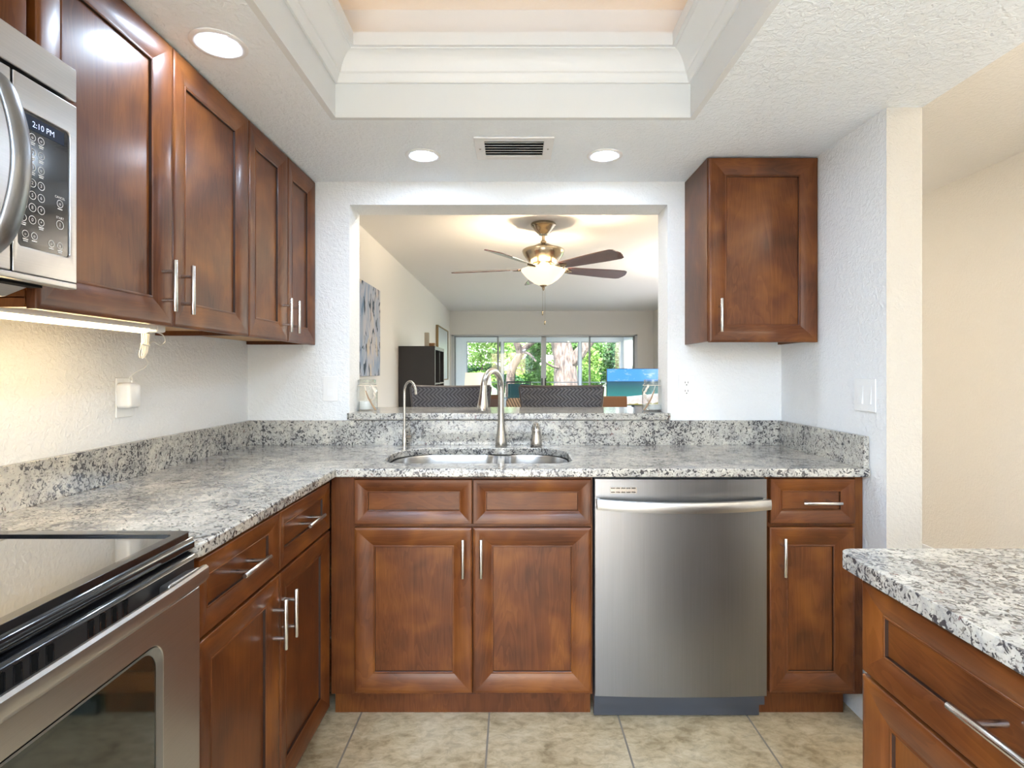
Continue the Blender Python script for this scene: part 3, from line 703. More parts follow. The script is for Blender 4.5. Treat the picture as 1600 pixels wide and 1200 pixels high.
def plate_thing(name, label, cat, c, u, n, w, h, kind):
    t = thing(name, label, cat, c); c, u, n, v = Vector(c), Vector(u), Vector(n), Vector((0, 0, 1))
    def slab(mb, a0, a1, b0, b1, d0, d1):
        P = [c + u * a + v * b_ + n * d_ for d_ in (d0, d1) for a, b_ in ((a0, b0), (a1, b0), (a1, b1), (a0, b1))]
        mb.add(P, [(0, 3, 2, 1), (4, 5, 6, 7), (0, 1, 5, 4), (1, 2, 6, 5), (2, 3, 7, 6), (3, 0, 4, 7)])
    b = MB(); slab(b, -w / 2, w / 2, -h / 2, h / 2, .0005, .006); b.build('cover_plate', M_WHITE, t, bevel=.002)
    offs = [0] if kind != 'double' else [-.023, .023]
    if kind in ('switch', 'double'):
        for a in offs:
            b = MB(); slab(b, a - .0165, a + .0165, -.0335, .0335, .005, .0066)
            b.build('switch_bezel', M_WHITEM, t)
            P = [c + u * (a + s * .0145) + v * z + n * d_ for z, d_ in ((-.031, .0105), (0, .0075), (.031, .0068)) for s in (-1, 1)]
            B_ = [p - n * .004 for p in P]
            b = MB(); b.add(P + B_, [(0, 1, 3, 2), (2, 3, 5, 4), (0, 6, 7, 1), (1, 7, 9, 3), (3, 9, 11, 5), (5, 11, 10, 4), (4, 10, 8, 2), (2, 8, 6, 0)]); b.build('rocker', M_WHITE, t)
    if kind == 'outlet':
        for z in (.0195, -.0195):
            b = MB(); L_ = rrect(-.017, .017, -.014, .014, .010, 5)
            b.plate([(p[0], p[1] + z) for p in L_], [], lambda p, q_: c + u * p + v * q_ + n * .005, n * .0022); so = b.build('socket', M_WHITE, t)
            s = MB()
            for a in (-.0065, .0065): slab(s, a - .0012, a + .0012, z + .001, z + .009, .0069, .0076)
            s.build('slot', M_SLOT, so)
            g = MB(); slab(g, -.0024, .0024, z - .0085, z - .004, .0069, .0076); g.build('ground_hole', M_SLOT, so)
    for z in ((h / 2 - .009), -(h / 2 - .009)) if kind != 'outlet' else ((h / 2 - .006), -(h / 2 - .006)):
        for a in offs:
            s = MB(); slab(s, a - .0022, a + .0022, z - .0022, z + .0022, .0055, .0066); s.build('screw', M_WHITEM, t)
    return t
plate_thing('wall_switch', 'single white rocker switch plate on the back wall left of the pass-through', 'switch', (-.854, YB, 1.174), EX, NY, .072, .117, 'switch')
plate_thing('wall_outlet', 'white duplex outlet on the back wall below the right wall cabinet', 'outlet', (.809, YB, 1.179), EX, NY, .072, .117, 'outlet')
plate_thing('wall_switch', 'double white rocker switch plate on the right kitchen wall', 'switch', (XR, 1.976, 1.171), (0, -1, 0), NX, .117, .117, 'double')
plate_thing('wall_outlet', 'white outlet plate under the light bar on the left wall', 'outlet', (XL, 1.770, 1.172), EY, EX, .075, .125, 'outlet')
ad = thing('power_adapter', 'chunky white power adapter plugged into the left wall outlet', 'power adapter', (-1.21, 1.75, 1.16))
b = MB(); LL = []
for (x, s) in ((-1.2335, .86), (-1.230, .97), (-1.215, 1.0), (-1.199, .98), (-1.193, .90), (-1.190, .78)):
    LL.append([(x, 1.752 + p[0] * s, 1.180 + p[1] * s) for p in rrect(-.0300, .0300, -.041, .041, .012, 5)])
b.loft(LL); b.build('case', M_WHITE, ad, smooth=50)
b = MB()
for k in range(3): b.tube(bez([(-1.222 + k * .009, 1.7795 + .0012 * k, 1.217), (-1.214 + k * .009, 1.7825, 1.200 - k * .004), (-1.206 + k * .006, 1.7825, 1.175)], 6), .0015, 6)
b.build('grip_ridge', M_WHITE, ad, smooth=60)
b = MB(); b.tube([(-1.204, 1.752, 1.218), (-1.204, 1.752, 1.240)], [.0045, .003], 10); b.build('strain_relief', M_WHITE, ad, smooth=60)

# ------------------------------------------------------------------ ceiling fittings
def downlight(x, y, z, label, mat, group='recessed ceiling downlights', r=.073):
    t = thing('ceiling_downlight', label, 'recessed light', (x, y, z), group)
    b = MB(); b.lathe((x, y, z), [(r, -.0002), (r, -.003), (r - .004, -.0055), (r - .020, -.004), (r - .024, .0)], 40); b.build('trim_ring', M_WHITEM, t, smooth=50)
    MB().lathe((x, y, z), [(r - .0235, -.0030), (r - .030, -.0042), (0, -.0046)], 40).build('lens', mat, t, smooth=50)
    return t
downlight(-.798, 1.506, ZK, 'lit round white downlight in the ceiling beside the left wall cabinets', M_DOWN)
downlight(-.371, 2.284, ZK, 'lit round white downlight in the ceiling left of the air vent', M_DOWN)
downlight(.376, 2.284, ZK, 'lit round white downlight in the ceiling right of the air vent', M_DOWN)
for (x, y) in ((-.80, -.2), (-.80, -1.5), (.45, -.85), (.45, -1.75), (-.3, -1.3)):  # unseen downlights added to raise the kitchen brightness
    downlight(x, y, ZK, 'added unseen fill downlight in the ceiling behind the camera', M_DOWN_FILL, 'added fill downlights behind the camera')
for (x, y) in ((2.2, -.3), (2.2, -1.8)):
    downlight(x, y, ZL, 'lit warm round downlight in the hall ceiling', M_HALL, 'hall downlights', .09)
for (x, y) in ((-.4, 3.35), (1.4, 3.35)):  # downlights added out of view to brighten the living side
    downlight(x, y, ZL, 'added unseen warm fill downlight in the dining ceiling behind the kitchen wall', M_HALL, 'added dining fill downlights', .09)
def torchiere(x, y, label, power, col):  # unseen uplighter, added to brighten the living and hall ceilings
    t = thing('fill_floor_lamp', label, 'floor lamp', (x, y, 0), 'added fill lamps')
    MB().lathe((x, y, 0), [(.15, 0), (.15, .015), (.03, .03), (0, .03)], 28).build('base', M_DARK, t, smooth=40)
    MB().lathe((x, y, 0), [(.012, .03), (.012, 1.66)], 12).build('pole', M_DARK, t, smooth=40)
    MB().lathe((x, y, 1.64), [(.0, .0), (.05, .004), (.11, .03), (.16, .075), (.155, .077), (.105, .036), (.045, .012), (0, .01)], 32).build('lamp_shade', M_WHITEM, t, smooth=40)
    l = bpy.data.lights.new('fill_bulb', 'SPOT'); l.energy = power; l.color = col; l.spot_size = math.radians(165); l.spot_blend = .6; l.shadow_soft_size = .06
    o = bpy.data.objects.new('fill_bulb', l); COL.objects.link(o); o.parent = t; o.location = (0, 0, 1.72); o.rotation_euler = (PI, 0, 0)
torchiere(2.45, 5.7, 'added dark uplight floor lamp, out of view beside the added side window', E_FILL_LIV, (1, .93, .84))
torchiere(2.35, .75, 'added dark uplight floor lamp, out of view against the hall wall', E_FILL_HALL, (1, .92, .80))
vt = thing('ceiling_vent', 'white slatted air vent in the kitchen ceiling between two downlights', 'air vent', (.003, 2.204, ZK))
b = MB(); b.plate(rect(-.150, .156, 2.097, 2.311), [rect(-.112, .118, 2.130, 2.278)], lambda u, v: (u, v, ZK - .0005), (0, 0, -.007)); b.build('frame', M_WHITEM, vt, bevel=.002)
MB().box(-.113, .119, 2.129, 2.279, ZK - .0012, ZK - .0006).build('duct', M_SLOT, vt)
for k in range(6):
    y = 2.138 + k * .0245
    b = MB(); b.add([(-.111, y, ZK - .0075), (.117, y, ZK - .0075), (.117, y + .011, ZK - .0015), (-.111, y + .011, ZK - .0015), (-.111, y + .0015, ZK - .0085), (.117, y + .0015, ZK - .0085), (.117, y + .0125, ZK - .0025), (-.111, y + .0125, ZK - .0025)],
        [(0, 1, 2, 3), (7, 6, 5, 4), (0, 4, 5, 1), (1, 5, 6, 2), (2, 6, 7, 3), (3, 7, 4, 0)]); b.build('slat', M_WHITEM, vt)
for x in (-.131, .137): MB().lathe((x, 2.2, ZK - .0072), [(.004, 0), (.004, -.0015), (0, -.002)], 10).build('screw', M_NICK, vt)

# ------------------------------------------------------------------ jars on the bar
M_SHELL = plain('pale_shell', (.72, .64, .55), .4); M_TWIG = plain('driftwood', (.33, .22, .14), .7); M_WAX = plain('white_wax', (.85, .85, .82), .5)
M_LID = plain('galvanised_lid', (.60, .61, .62), .3, 1)
def jar(x, y, label, flip, r=.052, h=.152):
    z = 1.0615; t = thing('glass_jar', label, 'jar', (x, y, z), 'glass jars on the bar top')
    o = [(r * .86, 0), (r * .97, .004), (r, .012), (r, .092), (r * .985, .102), (r * .9, .114), (r * .80, .121), (r * .80, .126), (r * .88, .128), (r * .88, .131), (r * .80, .133), (r * .80, h)]
    i_ = [(r * .80 - .003, h), (r * .80 - .003, .122), (r * .87, .112), (r - .004, .098), (r - .004, .014), (r * .9, .007), (0, .006)]
    MB().lathe((x, y, z), o, 36, 0, False).build('glass', M_GLASS, t, smooth=50)
    MB().lathe((x, y, z), [(r * .80 + .0012, .138), (r * .80 + .0015, h + .001), (r * .7, h + .002), (0, h + .002)], 36).build('lid', M_GLASS, t, smooth=40)
    if not flip:
        cd = MB(); cd.lathe((x - .002, y, z), [(.032, .0065), (.033, .008), (.033, .045), (.03, .047), (0, .046)], 28); cd.build('candle', M_WAX, t, smooth=50)
    else:
        pb = MB(); pb.lathe((x, y, z), [(r - .006, .0075), (r - .006, .03), (0, .032)], 28); pb.build('wax_fill', plain('clear_grey_wax', (.62, .64, .62), .5), t, smooth=50)
    s = -1 if flip else 1
    tw = MB(); rr = r * .86 + .0028; P_ = []
    for k in range(41): a = 2 * PI * k / 40; P_.append((x + rr * math.cos(a), y + rr * math.sin(a), z + .1245 + .001 * math.sin(3 * a)))
    tw.tube(P_, .0016, 6)
    tw.tube([(x + s * .001, y - rr, z + .124), (x + s * .012, y - r - .008, z + .098), (x + s * .020, y - r - .010, z + .085)], .0013, 6)
    tw.build('twine', M_SHELL, t, smooth=60)
    st = MB(); st.tube([(x + s * .010, y - r - .010, z + .100), (x + s * .024, y - r - .012, z + .064), (x + s * .045, y - r - .010, z + .026), (x + s * .058, y - r - .004, z + .006)], [.003, .004, .0042, .0035], 8)
    st.build('driftwood_stick', M_TWIG, t, smooth=60)
    cc = random.Random(3 if flip else 5)
    for k in range(13):
        a = k / 12; px_ = x + s * (r * .55 + .022 * math.sin(a * PI)); pz = z + .122 - .075 * a
        sh = MB(); sh.sphere((px_ + cc.uniform(-.004, .004), y - r * .62 - .016 * math.sin(a * PI), pz), .0055, 6, (1, .8, 1.2)); sh.build('shell_bead', M_SHELL, t, smooth=60)
    return t
jar(-.727, 2.76, 'lidded glass jar holding a white candle, at the left end of the bar top', False)
jar(.690, 2.745, 'glass jar with driftwood stick and shells at the right end of the bar top', True, .053)

# ------------------------------------------------------------------ bar stools
def weave():
    m, nt, b = newmat('dark_herringbone_weave'); sp = nd(nt, 'ShaderNodeSeparateXYZ'); nt.links.new(objco(nt), sp.inputs[0])
    tri = math_(nt, 'PINGPONG', sp.outputs[2], .030)
    ph = math_(nt, 'FRACT', math_(nt, 'MULTIPLY', math_(nt, 'ADD', sp.outputs[0], math_(nt, 'MULTIPLY', tri, 1.1)), 42))
    w = ramp(nt, ph, [(0, (0, 0, 0)), (.25, (1, 1, 1)), (.6, (1, 1, 1)), (.85, (0, 0, 0))])
    nt.links.new(mix(nt, w, (.007, .0065, .008), (.055, .050, .056)), b.inputs['Base Color']); setin(b, Roughness=.42); bump(nt, b, w, .6, .004); return m
M_WEAVE = weave(); M_ESP = plain('dark_brown_rattan_frame', (.035, .025, .022), .4); M_SEATC = plain('dark_seat_cushion', (.06, .055, .06), .8)
def stool(xc, label, w=.49):
    t = thing('bar_stool', label, 'bar stool', (xc, 3.2, 0), 'woven bar stools behind the bar')
    b = MB(); n = 16; A = []
    for zi, z in enumerate((.80, .90, 1.0, 1.08, 1.154)):
        hw = (w / 2) * (.80 + .20 * (z - .80) / .369); row = []
        for k in range(n + 1):
            a = -1 + 2 * k / n
            row.append((xc + hw * a, 3.40 + .06 * (z - .8) / .369 - .045 * a * a, z + (.006 * a * a if zi == 4 else 0)))
        A.append(row)
    m_ = n + 1; vs = [p for r in A for p in r]; bk = [(p[0], p[1] + .022, p[2]) for p in vs]; N = len(vs); fs = []
    for i in range(4):
        for k in range(n):
            q0 = i * m_ + k; fs += [(q0, q0 + 1, q0 + m_ + 1, q0 + m_), (N + q0, N + q0 + m_, N + q0 + m_ + 1, N + q0 + 1)]
    for k in range(n): fs += [(k, N + k, N + k + 1, k + 1), (4 * m_ + k, 4 * m_ + k + 1, N + 4 * m_ + k + 1, N + 4 * m_ + k)]
    for i in range(4): fs += [(i * m_, (i + 1) * m_, N + (i + 1) * m_, N + i * m_), (i * m_ + n, N + i * m_ + n, N + (i + 1) * m_ + n, (i + 1) * m_ + n)]
    b.add(vs + bk, fs); b.build('backrest', M_WEAVE, t, smooth=40)
    e = MB(); e.tube([(p[0], p[1] + .011, p[2]) for p in A[4]], .0125, 8)
    e.tube([(r[0][0], r[0][1] + .011, r[0][2]) for r in A], .011, 8); e.tube([(r[-1][0], r[-1][1] + .011, r[-1][2]) for r in A], .011, 8); e.build('back_frame', M_ESP, t, smooth=60)
    MB().plate(rrect(xc - .21, xc + .21, 2.98, 3.40, .04, 5), [], lambda u, v: (u, v, .70), (0, 0, .07)).build('seat', M_SEATC, t, bevel=.015, seg=3)
    MB().box(xc - .205, xc + .205, 2.99, 3.39, .655, .70).build('seat_frame', M_ESP, t)
    for sx in (-1, 1):
        for (ya, yb) in ((3.01, 2.97), (3.38, 3.43)):
            l = MB(); l.tube([(xc + sx * .19, ya, .68), (xc + sx * .21, yb, 0)], [.02, .016], 10); l.build('leg', M_ESP, t, smooth=60)
    for (p, q_) in (((-.2, 2.985), (.2, 2.985)), ((-.2, 3.41), (.2, 3.41)), ((-.2, 2.985), (-.2, 3.41)), ((.2, 2.985), (.2, 3.41))):
        l = MB(); l.tube([(xc + p[0], p[1], .25), (xc + q_[0], q_[1], .25)], .010, 8); l.build('stretcher', M_ESP, t, smooth=60)
    return t
stool(-.385, 'dark woven bar stool behind the bar, left of the big faucet'); stool(.297, 'dark woven bar stool behind the bar, right of the big faucet', .515)

# ------------------------------------------------------------------ ceiling fan
fx, fy = .241, 4.45
fan = thing('ceiling_fan', 'five blade brass ceiling fan with lit frosted glass bowl in the living room', 'ceiling fan', (fx, fy, ZL))
b = MB(); b.lathe((fx, fy, ZL), [(.098, -.001), (.101, -.006), (.101, -.020), (.095, -.026), (.088, -.030), (.070, -.055), (.045, -.082), (.038, -.088), (.036, -.094), (.0, -.095)], 36); b.build('canopy', M_BRASS, fan, smooth=35)
b = MB(); b.lathe((fx, fy, ZL), [(.0125, -.09), (.0125, -.165)], 18); b.lathe((fx, fy, ZL), [(.02, -.14), (.024, -.146), (.024, -.158), (.018, -.165)], 18); b.build('downrod', M_BRASS, fan, smooth=40)
b = MB(); b.lathe((fx, fy, 2.13), [(.0, .150), (.03, .149), (.05, .143), (.078, .128), (.115, .114), (.155, .103), (.168, .094), (.170, .085), (.160, .060), (.145, .036), (.128, .015), (.115, -.002), (.10, -.012), (.0, -.014)], 40); b.build('motor_housing', M_BRASS, fan, smooth=35)
b = MB(); b.lathe((fx, fy, 2.117), [(.085, 0), (.095, -.012), (.088, -.028), (.060, -.040), (.06, -.06), (0, -.061)], 32); b.build('switch_housing', M_BRASS, fan, smooth=35)
M_BLADE = plain('dark_cherry_blade', (.10, .035, .03), .25, 0, .6)
for k, deg in enumerate((95, 167, 239, 311, 23)):
    a = math.radians(deg); R_ = Matrix.Translation((fx, fy, 2.078)) @ Matrix.Rotation(a, 4, 'Z'); Pt = Matrix.Rotation(math.radians(-15), 4, 'X')
    out = [(.205, -.045), (.26, -.056), (.60, -.076), (.725, -.077), (.752, -.066), (.768, -.03), (.774, 0), (.768, .03), (.752, .066), (.725, .077), (.60, .076), (.26, .056), (.205, .045)]
    b = MB(); top = [R_ @ Pt @ Vector((x, y, .003)) for x, y in out]; bot = [R_ @ Pt @ Vector((x, y, -.003)) for x, y in out]; n = len(out)
    b.add(top + bot, [tuple(range(n)), tuple(range(2 * n - 1, n - 1, -1))] + [(i, n + i, n + (i + 1) % n, (i + 1) % n) for i in range(n)]); b.build('blade', M_BLADE, fan)
    b = MB()
    b.tube([R_ @ Vector(p) for p in ((.085, 0, .018), (.13, 0, .006), (.17, 0, -.006), (.20, 0, -.008))], [.012, .011, .012, .012], 10, sq=(1.6, .6))
    b.tube([R_ @ Pt @ Vector(p) for p in ((.19, -.035, -.008), (.215, -.015, -.008), (.25, 0, -.007), (.215, .015, -.008), (.19, .035, -.008))], .006, 8)
    b.build('blade_arm', M_BRASS, fan, smooth=50)
bowlm, nt, bb = newmat('lit_frosted_bowl'); setin(bb, Base_Color=(.9, .85, .74, 1), Roughness=.3); bb.inputs['Emission Color'].default_value = (1, .80, .52, 1); bb.inputs['Emission Strength'].default_value = E_FAN * .065
b = MB(); b.lathe((fx, fy, 2.075), [(.162, .0), (.178, -.006), (.180, -.012), (.172, -.024), (.150, -.052), (.115, -.086), (.07, -.116), (.03, -.132), (.0, -.135)], 40, 0, False); b.build('light_bowl', bowlm, fan, smooth=60)
b = MB(); b.lathe((fx, fy, 1.945), [(.012, .0), (.030, -.001), (.030, -.005), (.018, -.012), (.010, -.02), (.012, -.028), (.008, -.036), (.003, -.044), (0, -.048)], 20); b.build('finial', M_BRASS, fan, smooth=50)
for (dx, z0) in ((-.008, 1.70), (.010, 1.625)):
    b = MB(); b.tube([(fx + dx, fy - .03, 2.05), (fx + dx, fy - .03, z0 + .03)], .0011, 6); b.tube([(fx + dx, fy - .03, z0 + .035), (fx + dx, fy - .03, z0 + .028), (fx + dx, fy - .03, z0 + .004), (fx + dx, fy - .03, z0)], [.003, .007, .007, .003], 10)
    b.build('pull_chain', M_BRASS, fan, smooth=50)
for k in range(3):
    a = 2 * PI * k / 3 + .4
    l = bpy.data.lights.new('fan_bulb', 'POINT'); l.energy = E_FAN * 2.2; l.color = (1, .80, .56); l.shadow_soft_size = .03
    lo = bpy.data.objects.new('fan_bulb', l); COL.objects.link(lo); lo.parent = fan; lo.location = (.105 * math.cos(a), .105 * math.sin(a), 2.062 - ZL)

# ------------------------------------------------------------------ living room things
def painting_mat():
    m, nt, b = newmat('abstract_blue_canvas'); co = objco(nt); st = mapping(nt, co, (1, 3.2, 1.5))
    n1 = noise(nt, st, 1.6, 3, .6, .8); n2 = noise(nt, mapping(nt, co, (1, 4.6, 2.4), loc=(2, 5, 3)), 1.7, 3, .55, 1.2); n3 = noise(nt, mapping(nt, co, (1, 3.6, 1.8), loc=(7, 1, 4)), 1.5, 2, .5, 1)
    c_ = ramp(nt, n1, [(.3, (.10, .19, .33)), (.42, (.26, .33, .47)), (.55, (.42, .44, .52)), (.7, (.55, .50, .48))])
    c_ = mix(nt, ramp(nt, n2, [(.555, (0, 0, 0)), (.59, (1, 1, 1))]), c_, (.012, .035, .065))
    c_ = mix(nt, ramp(nt, n3, [(.60, (0, 0, 0)), (.64, (1, 1, 1))]), c_, (.56, .49, .41)); nt.links.new(c_, b.inputs['Base Color']); setin(b, Roughness=.7); return m
p = thing('painting', 'abstract blue and cream canvas on the living room left wall', 'painting', (XL, 4.5, 1.22))
MB().box(XL + .002, XL + .036, 3.95, 5.04, 1.215, 1.985).build('canvas', painting_mat(), p, bevel=.003)
p = thing('picture', 'pale grey framed picture beyond the black bookcase on the left wall', 'picture', (XL, 9.5, 1.1))
MB().box(XL + .002, XL + .03, 8.93, 10.25, 1.12, 1.98).build('canvas', plain('pale_blue_print', (.58, .64, .68), .3), p)
fm = MB(); tn = plain('tan_picture_frame', (.30, .20, .09), .5)
for (a, b_, z0, z1) in ((8.90, 8.93, 1.10, 2.00), (10.25, 10.28, 1.10, 2.00), (8.93, 10.25, 1.10, 1.12), (8.93, 10.25, 1.98, 2.00)): fm.box(XL + .002, XL + .042, a, b_, z0, z1)
fm.build('frame', tn, p)
M_BBR = plain('black_brown_laminate', (.013, .011, .012), .33)
bc = thing('bookcase', 'tall black cube bookcase against the living room left wall', 'bookcase', (-1.04, 6.4, 0))
bx0, bx1, by0, by1 = XL + .004, -.846, 6.0, 6.79
for y in (by0, by1 - .038): MB().box(bx0, bx1, y, y + .038, 0, 1.49).build('side_panel', M_BBR, bc)
MB().box(bx0, bx1, by0, by1, 1.49, 1.528).build('top_panel', M_BBR, bc); MB().box(bx0, bx1, by0 + .04, by1 - .04, 0, .038).build('bottom_panel', M_BBR, bc)
for k in range(1, 4): MB().box(bx0, bx1, by0 + .04, by1 - .04, .37 * k, .37 * k + .016).build('shelf', M_BBR, bc)
MB().box(bx0, bx1, (by0 + by1) / 2 - .008, (by0 + by1) / 2 + .008, .04, 1.489).build('divider', M_BBR, bc); MB().box(bx0, bx0 + .006, by0 + .04, by1 - .04, .04, 1.489).build('back_panel', M_BBR, bc)
tag(MB().box(-.965, -.918, 6.03, 6.09, 1.5285, 1.676).build('wooden_block', plain('weathered_grey_wood', (.40, .36, .29), .7), None, bevel=.004), 'tall weathered grey wooden block standing on the black bookcase', 'ornament')
bk = thing('basket', 'small brown wooden tray of pebbles on the black bookcase', 'basket', (-.86, 6.1, 1.5285))
b = MB(); LL = [[(-.915, 6.06, 1.529), (-.865, 6.06, 1.529), (-.865, 6.14, 1.529), (-.915, 6.14, 1.529)], [(-.922, 6.05, 1.558), (-.858, 6.05, 1.558), (-.858, 6.15, 1.558), (-.922, 6.15, 1.558)]]
b.loft(LL); tanw = plain('tan_wood', (.33, .17, .07), .5); b.build('tray', tanw, bk)
for k in range(6):
    b = MB(); b.sphere((-.912 + .0088 * k, 6.09 + .02 * (k % 3), 1.560), .008, 6, (1, 1, .8)); b.build('pebble', tanw, bk, smooth=60)
tag(MB().sphere((-.948, 6.05, 1.5355), .007, 6).build('wooden_ball', tanw, None, smooth=60), 'tiny wooden ball beside the brown tray on the bookcase', 'ornament')
# lamp on a side table
tb = thing('side_table', 'small wooden side table under the cream table lamp', 'side table', (-.54, 8.5, 0))
MB().lathe((-.54, 8.5, .56), [(.26, 0), (.26, .03), (0, .03)], 32).build('tabletop', tanw, tb)
for k in range(4):
    a = PI / 4 + k * PI / 2; b = MB(); b.tube([(-.54 + .18 * math.cos(a), 8.5 + .18 * math.sin(a), .56), (-.54 + .22 * math.cos(a), 8.5 + .22 * math.sin(a), 0)], [.02, .014], 8); b.build('leg', tanw, tb)
lp = thing('table_lamp', 'table lamp with lit cream drum shade near the sliding doors', 'table lamp', (-.54, 8.5, .59))
b = MB(); b.lathe((-.54, 8.5, .59), [(.08, 0), (.08, .01), (.03, .03), (.06, .12), (.075, .2), (.04, .3), (.012, .34), (.012, .38)], 24); b.build('base', plain('cream_ceramic', (.6, .55, .48), .3), lp, smooth=50)
shm, nt, bb = newmat('lit_lamp_shade'); setin(bb, Base_Color=(.80, .72, .62, 1), Roughness=.8); bb.inputs['Emission Color'].default_value = (1, .83, .66, 1); bb.inputs['Emission Strength'].default_value = .24
b = MB(); b.lathe((-.54, 8.5, .95), [(.215, 0), (.192, .283), (.190, .283), (.213, 0)], 40, 0, False); b.build('lamp_shade', shm, lp, smooth=50)
# tv on a console
def tvmat():
    m, nt, b = newmat('beach_on_screen'); sp = nd(nt, 'ShaderNodeSeparateXYZ'); nt.links.new(objco(nt), sp.inputs[0]); x, z = sp.outputs[0], sp.outputs[2]
    cl = ramp(nt, noise(nt, mapping(nt, objco(nt), (3, 1, 7)), 1.6, 5, .6), [(.55, (0, 0, 0)), (.72, (1, 1, 1))])
    skyc = mix(nt, math_(nt, 'MULTIPLY', cl, .8), (.055, .30, .83), (.75, .85, .95))
    zz = math_(nt, 'SUBTRACT', z, math_(nt, 'MULTIPLY', x, .10))
    sea = ramp(nt, math_(nt, 'DIVIDE', z, .60), [(.22, (.02, .22, .23)), (.45, (.015, .14, .15)), (.62, (.01, .075, .13))])
    shore = mix(nt, ramp(nt, noise(nt, objco(nt), 20, 4, .6), [(.45, (0, 0, 0)), (.6, (1, 1, 1))]), (.66, .55, .52), (.74, .67, .66))
    c_ = mix(nt, math_(nt, 'GREATER_THAN', z, .395), sea, skyc)
    c_ = mix(nt, math_(nt, 'LESS_THAN', zz, .155), c_, (.85, .86, .85)); c_ = mix(nt, math_(nt, 'LESS_THAN', zz, .125), c_, shore)
    gr = math_(nt, 'LESS_THAN', math_(nt, 'ADD', zz, math_(nt, 'MULTIPLY', noise(nt, objco(nt), 9, 3), .10)), .07)
    c_ = mix(nt, gr, c_, (.25, .23, .03))
    nt.links.new(c_, b.inputs['Emission Color']); b.inputs['Emission Strength'].default_value = .5; setin(b, Base_Color=(.01, .01, .01, 1), Roughness=.15); return m
tv = thing('television', 'flat screen television showing a blue sea beach right of the sliding doors', 'television', (1.94, 9.0, .70))
TVX0, TVX1, TVZ0, TVZ1 = 1.512, 2.372, .70, 1.300
MB().box(TVX0, TVX1, 9.0, 9.045, TVZ0, TVZ1).build('housing', M_BLACKM, tv, bevel=.004)
so = MB().box(TVX0 + .008, TVX1 - .008, 8.9985, 9.0, TVZ0 + .012, TVZ1 - .008); scr = so.build('screen', tvmat(), tv)
MB().box(1.75, 2.14, 8.95, 9.12, .622, .632).build('stand_base', M_BLACKM, tv); MB().box(1.92, 1.96, 9.0, 9.04, .632, .72).build('stand_neck', M_BLACKM, tv)
cs = thing('tv_console', 'brown wooden console under the television', 'console', (1.94, 9.0, 0))
MB().box(1.30, 2.60, 8.80, 9.22, .08, .62).build('carcass', tanw, cs, bevel=.004)
for k in range(2): MB().box(1.315 + .64 * k, 1.315 + .64 * k + .63, 8.785, 8.80, .10, .60).build('door', tanw, cs, bevel=.003)
for (x, y) in ((1.35, 8.85), (2.55, 8.85), (1.35, 9.17), (2.55, 9.17)): MB().box(x - .025, x + .025, y - .025, y + .025, 0, .08).build('leg', tanw, cs)
# chairs round the dining space
M_TEAK = plain('brown_wood_chair', (.20, .085, .03), .4); M_DKW = plain('dark_brown_wood', (.085, .035, .015), .4)
def slatmat():
    m, nt, b = newmat('striped_rattan'); sp = nd(nt, 'ShaderNodeSeparateXYZ'); nt.links.new(objco(nt), sp.inputs[0])
    s_ = math_(nt, 'FRACT', math_(nt, 'MULTIPLY', math_(nt, 'ADD', sp.outputs[0], math_(nt, 'MULTIPLY', math_(nt, 'MULTIPLY', sp.outputs[2], sp.outputs[2]), .25)), 38))
    w = ramp(nt, s_, [(.0, (1, 1, 1)), (.6, (1, 1, 1)), (.75, (0, 0, 0)), (.95, (0, 0, 0))])
    nt.links.new(mix(nt, w, (.05, .032, .02), (.36, .25, .16)), b.inputs['Base Color']); setin(b, Roughness=.5); bump(nt, b, w, .4, .004); return m
def dining_chair(xc, yc, label, mat, top, w, name='dining_chair', rounded=.04, seatm=None):
    t = thing(name, label, 'chair', (xc, yc, 0))
    b = MB(); o = rrect(xc - w / 2, xc + w / 2, .52, top, [.01, .01, rounded, rounded], 6); nrow = []
    b.plate(o, [], lambda u, v: (u, yc + .20 + .05 * (v - .5) - .12 * ((u - xc) / w) ** 2, v), (0, .025, 0)); b.build('backrest', mat, t)
    MB().plate(rrect(xc - w / 2, xc + w / 2, yc - .24, yc + .20, .04, 4), [], lambda u, v: (u, v, .43), (0, 0, .05)).build('seat', seatm or mat, t, bevel=.01)
    for sx in (-1, 1):
        for sy in (-.2, .17):
            l = MB(); l.tube([(xc + sx * (w / 2 - .03), yc + sy, .44), (xc + sx * (w / 2 - .02), yc + sy * 1.05, 0)], [.02, .015], 8); l.build('leg', mat, t, smooth=60)
    return t
dining_chair(.115, 5.0, 'striped brown slatted chair seen between the two bar stools', slatmat(), 1.003, .36)
dining_chair(-.20, 5.35, 'dark brown wooden chair with rounded back behind the big faucet', M_DKW, 1.02, .17)
dining_chair(.955, 5.3, 'reddish brown wooden chair right of the second bar stool', M_TEAK, 1.008, .34, rounded=.012)
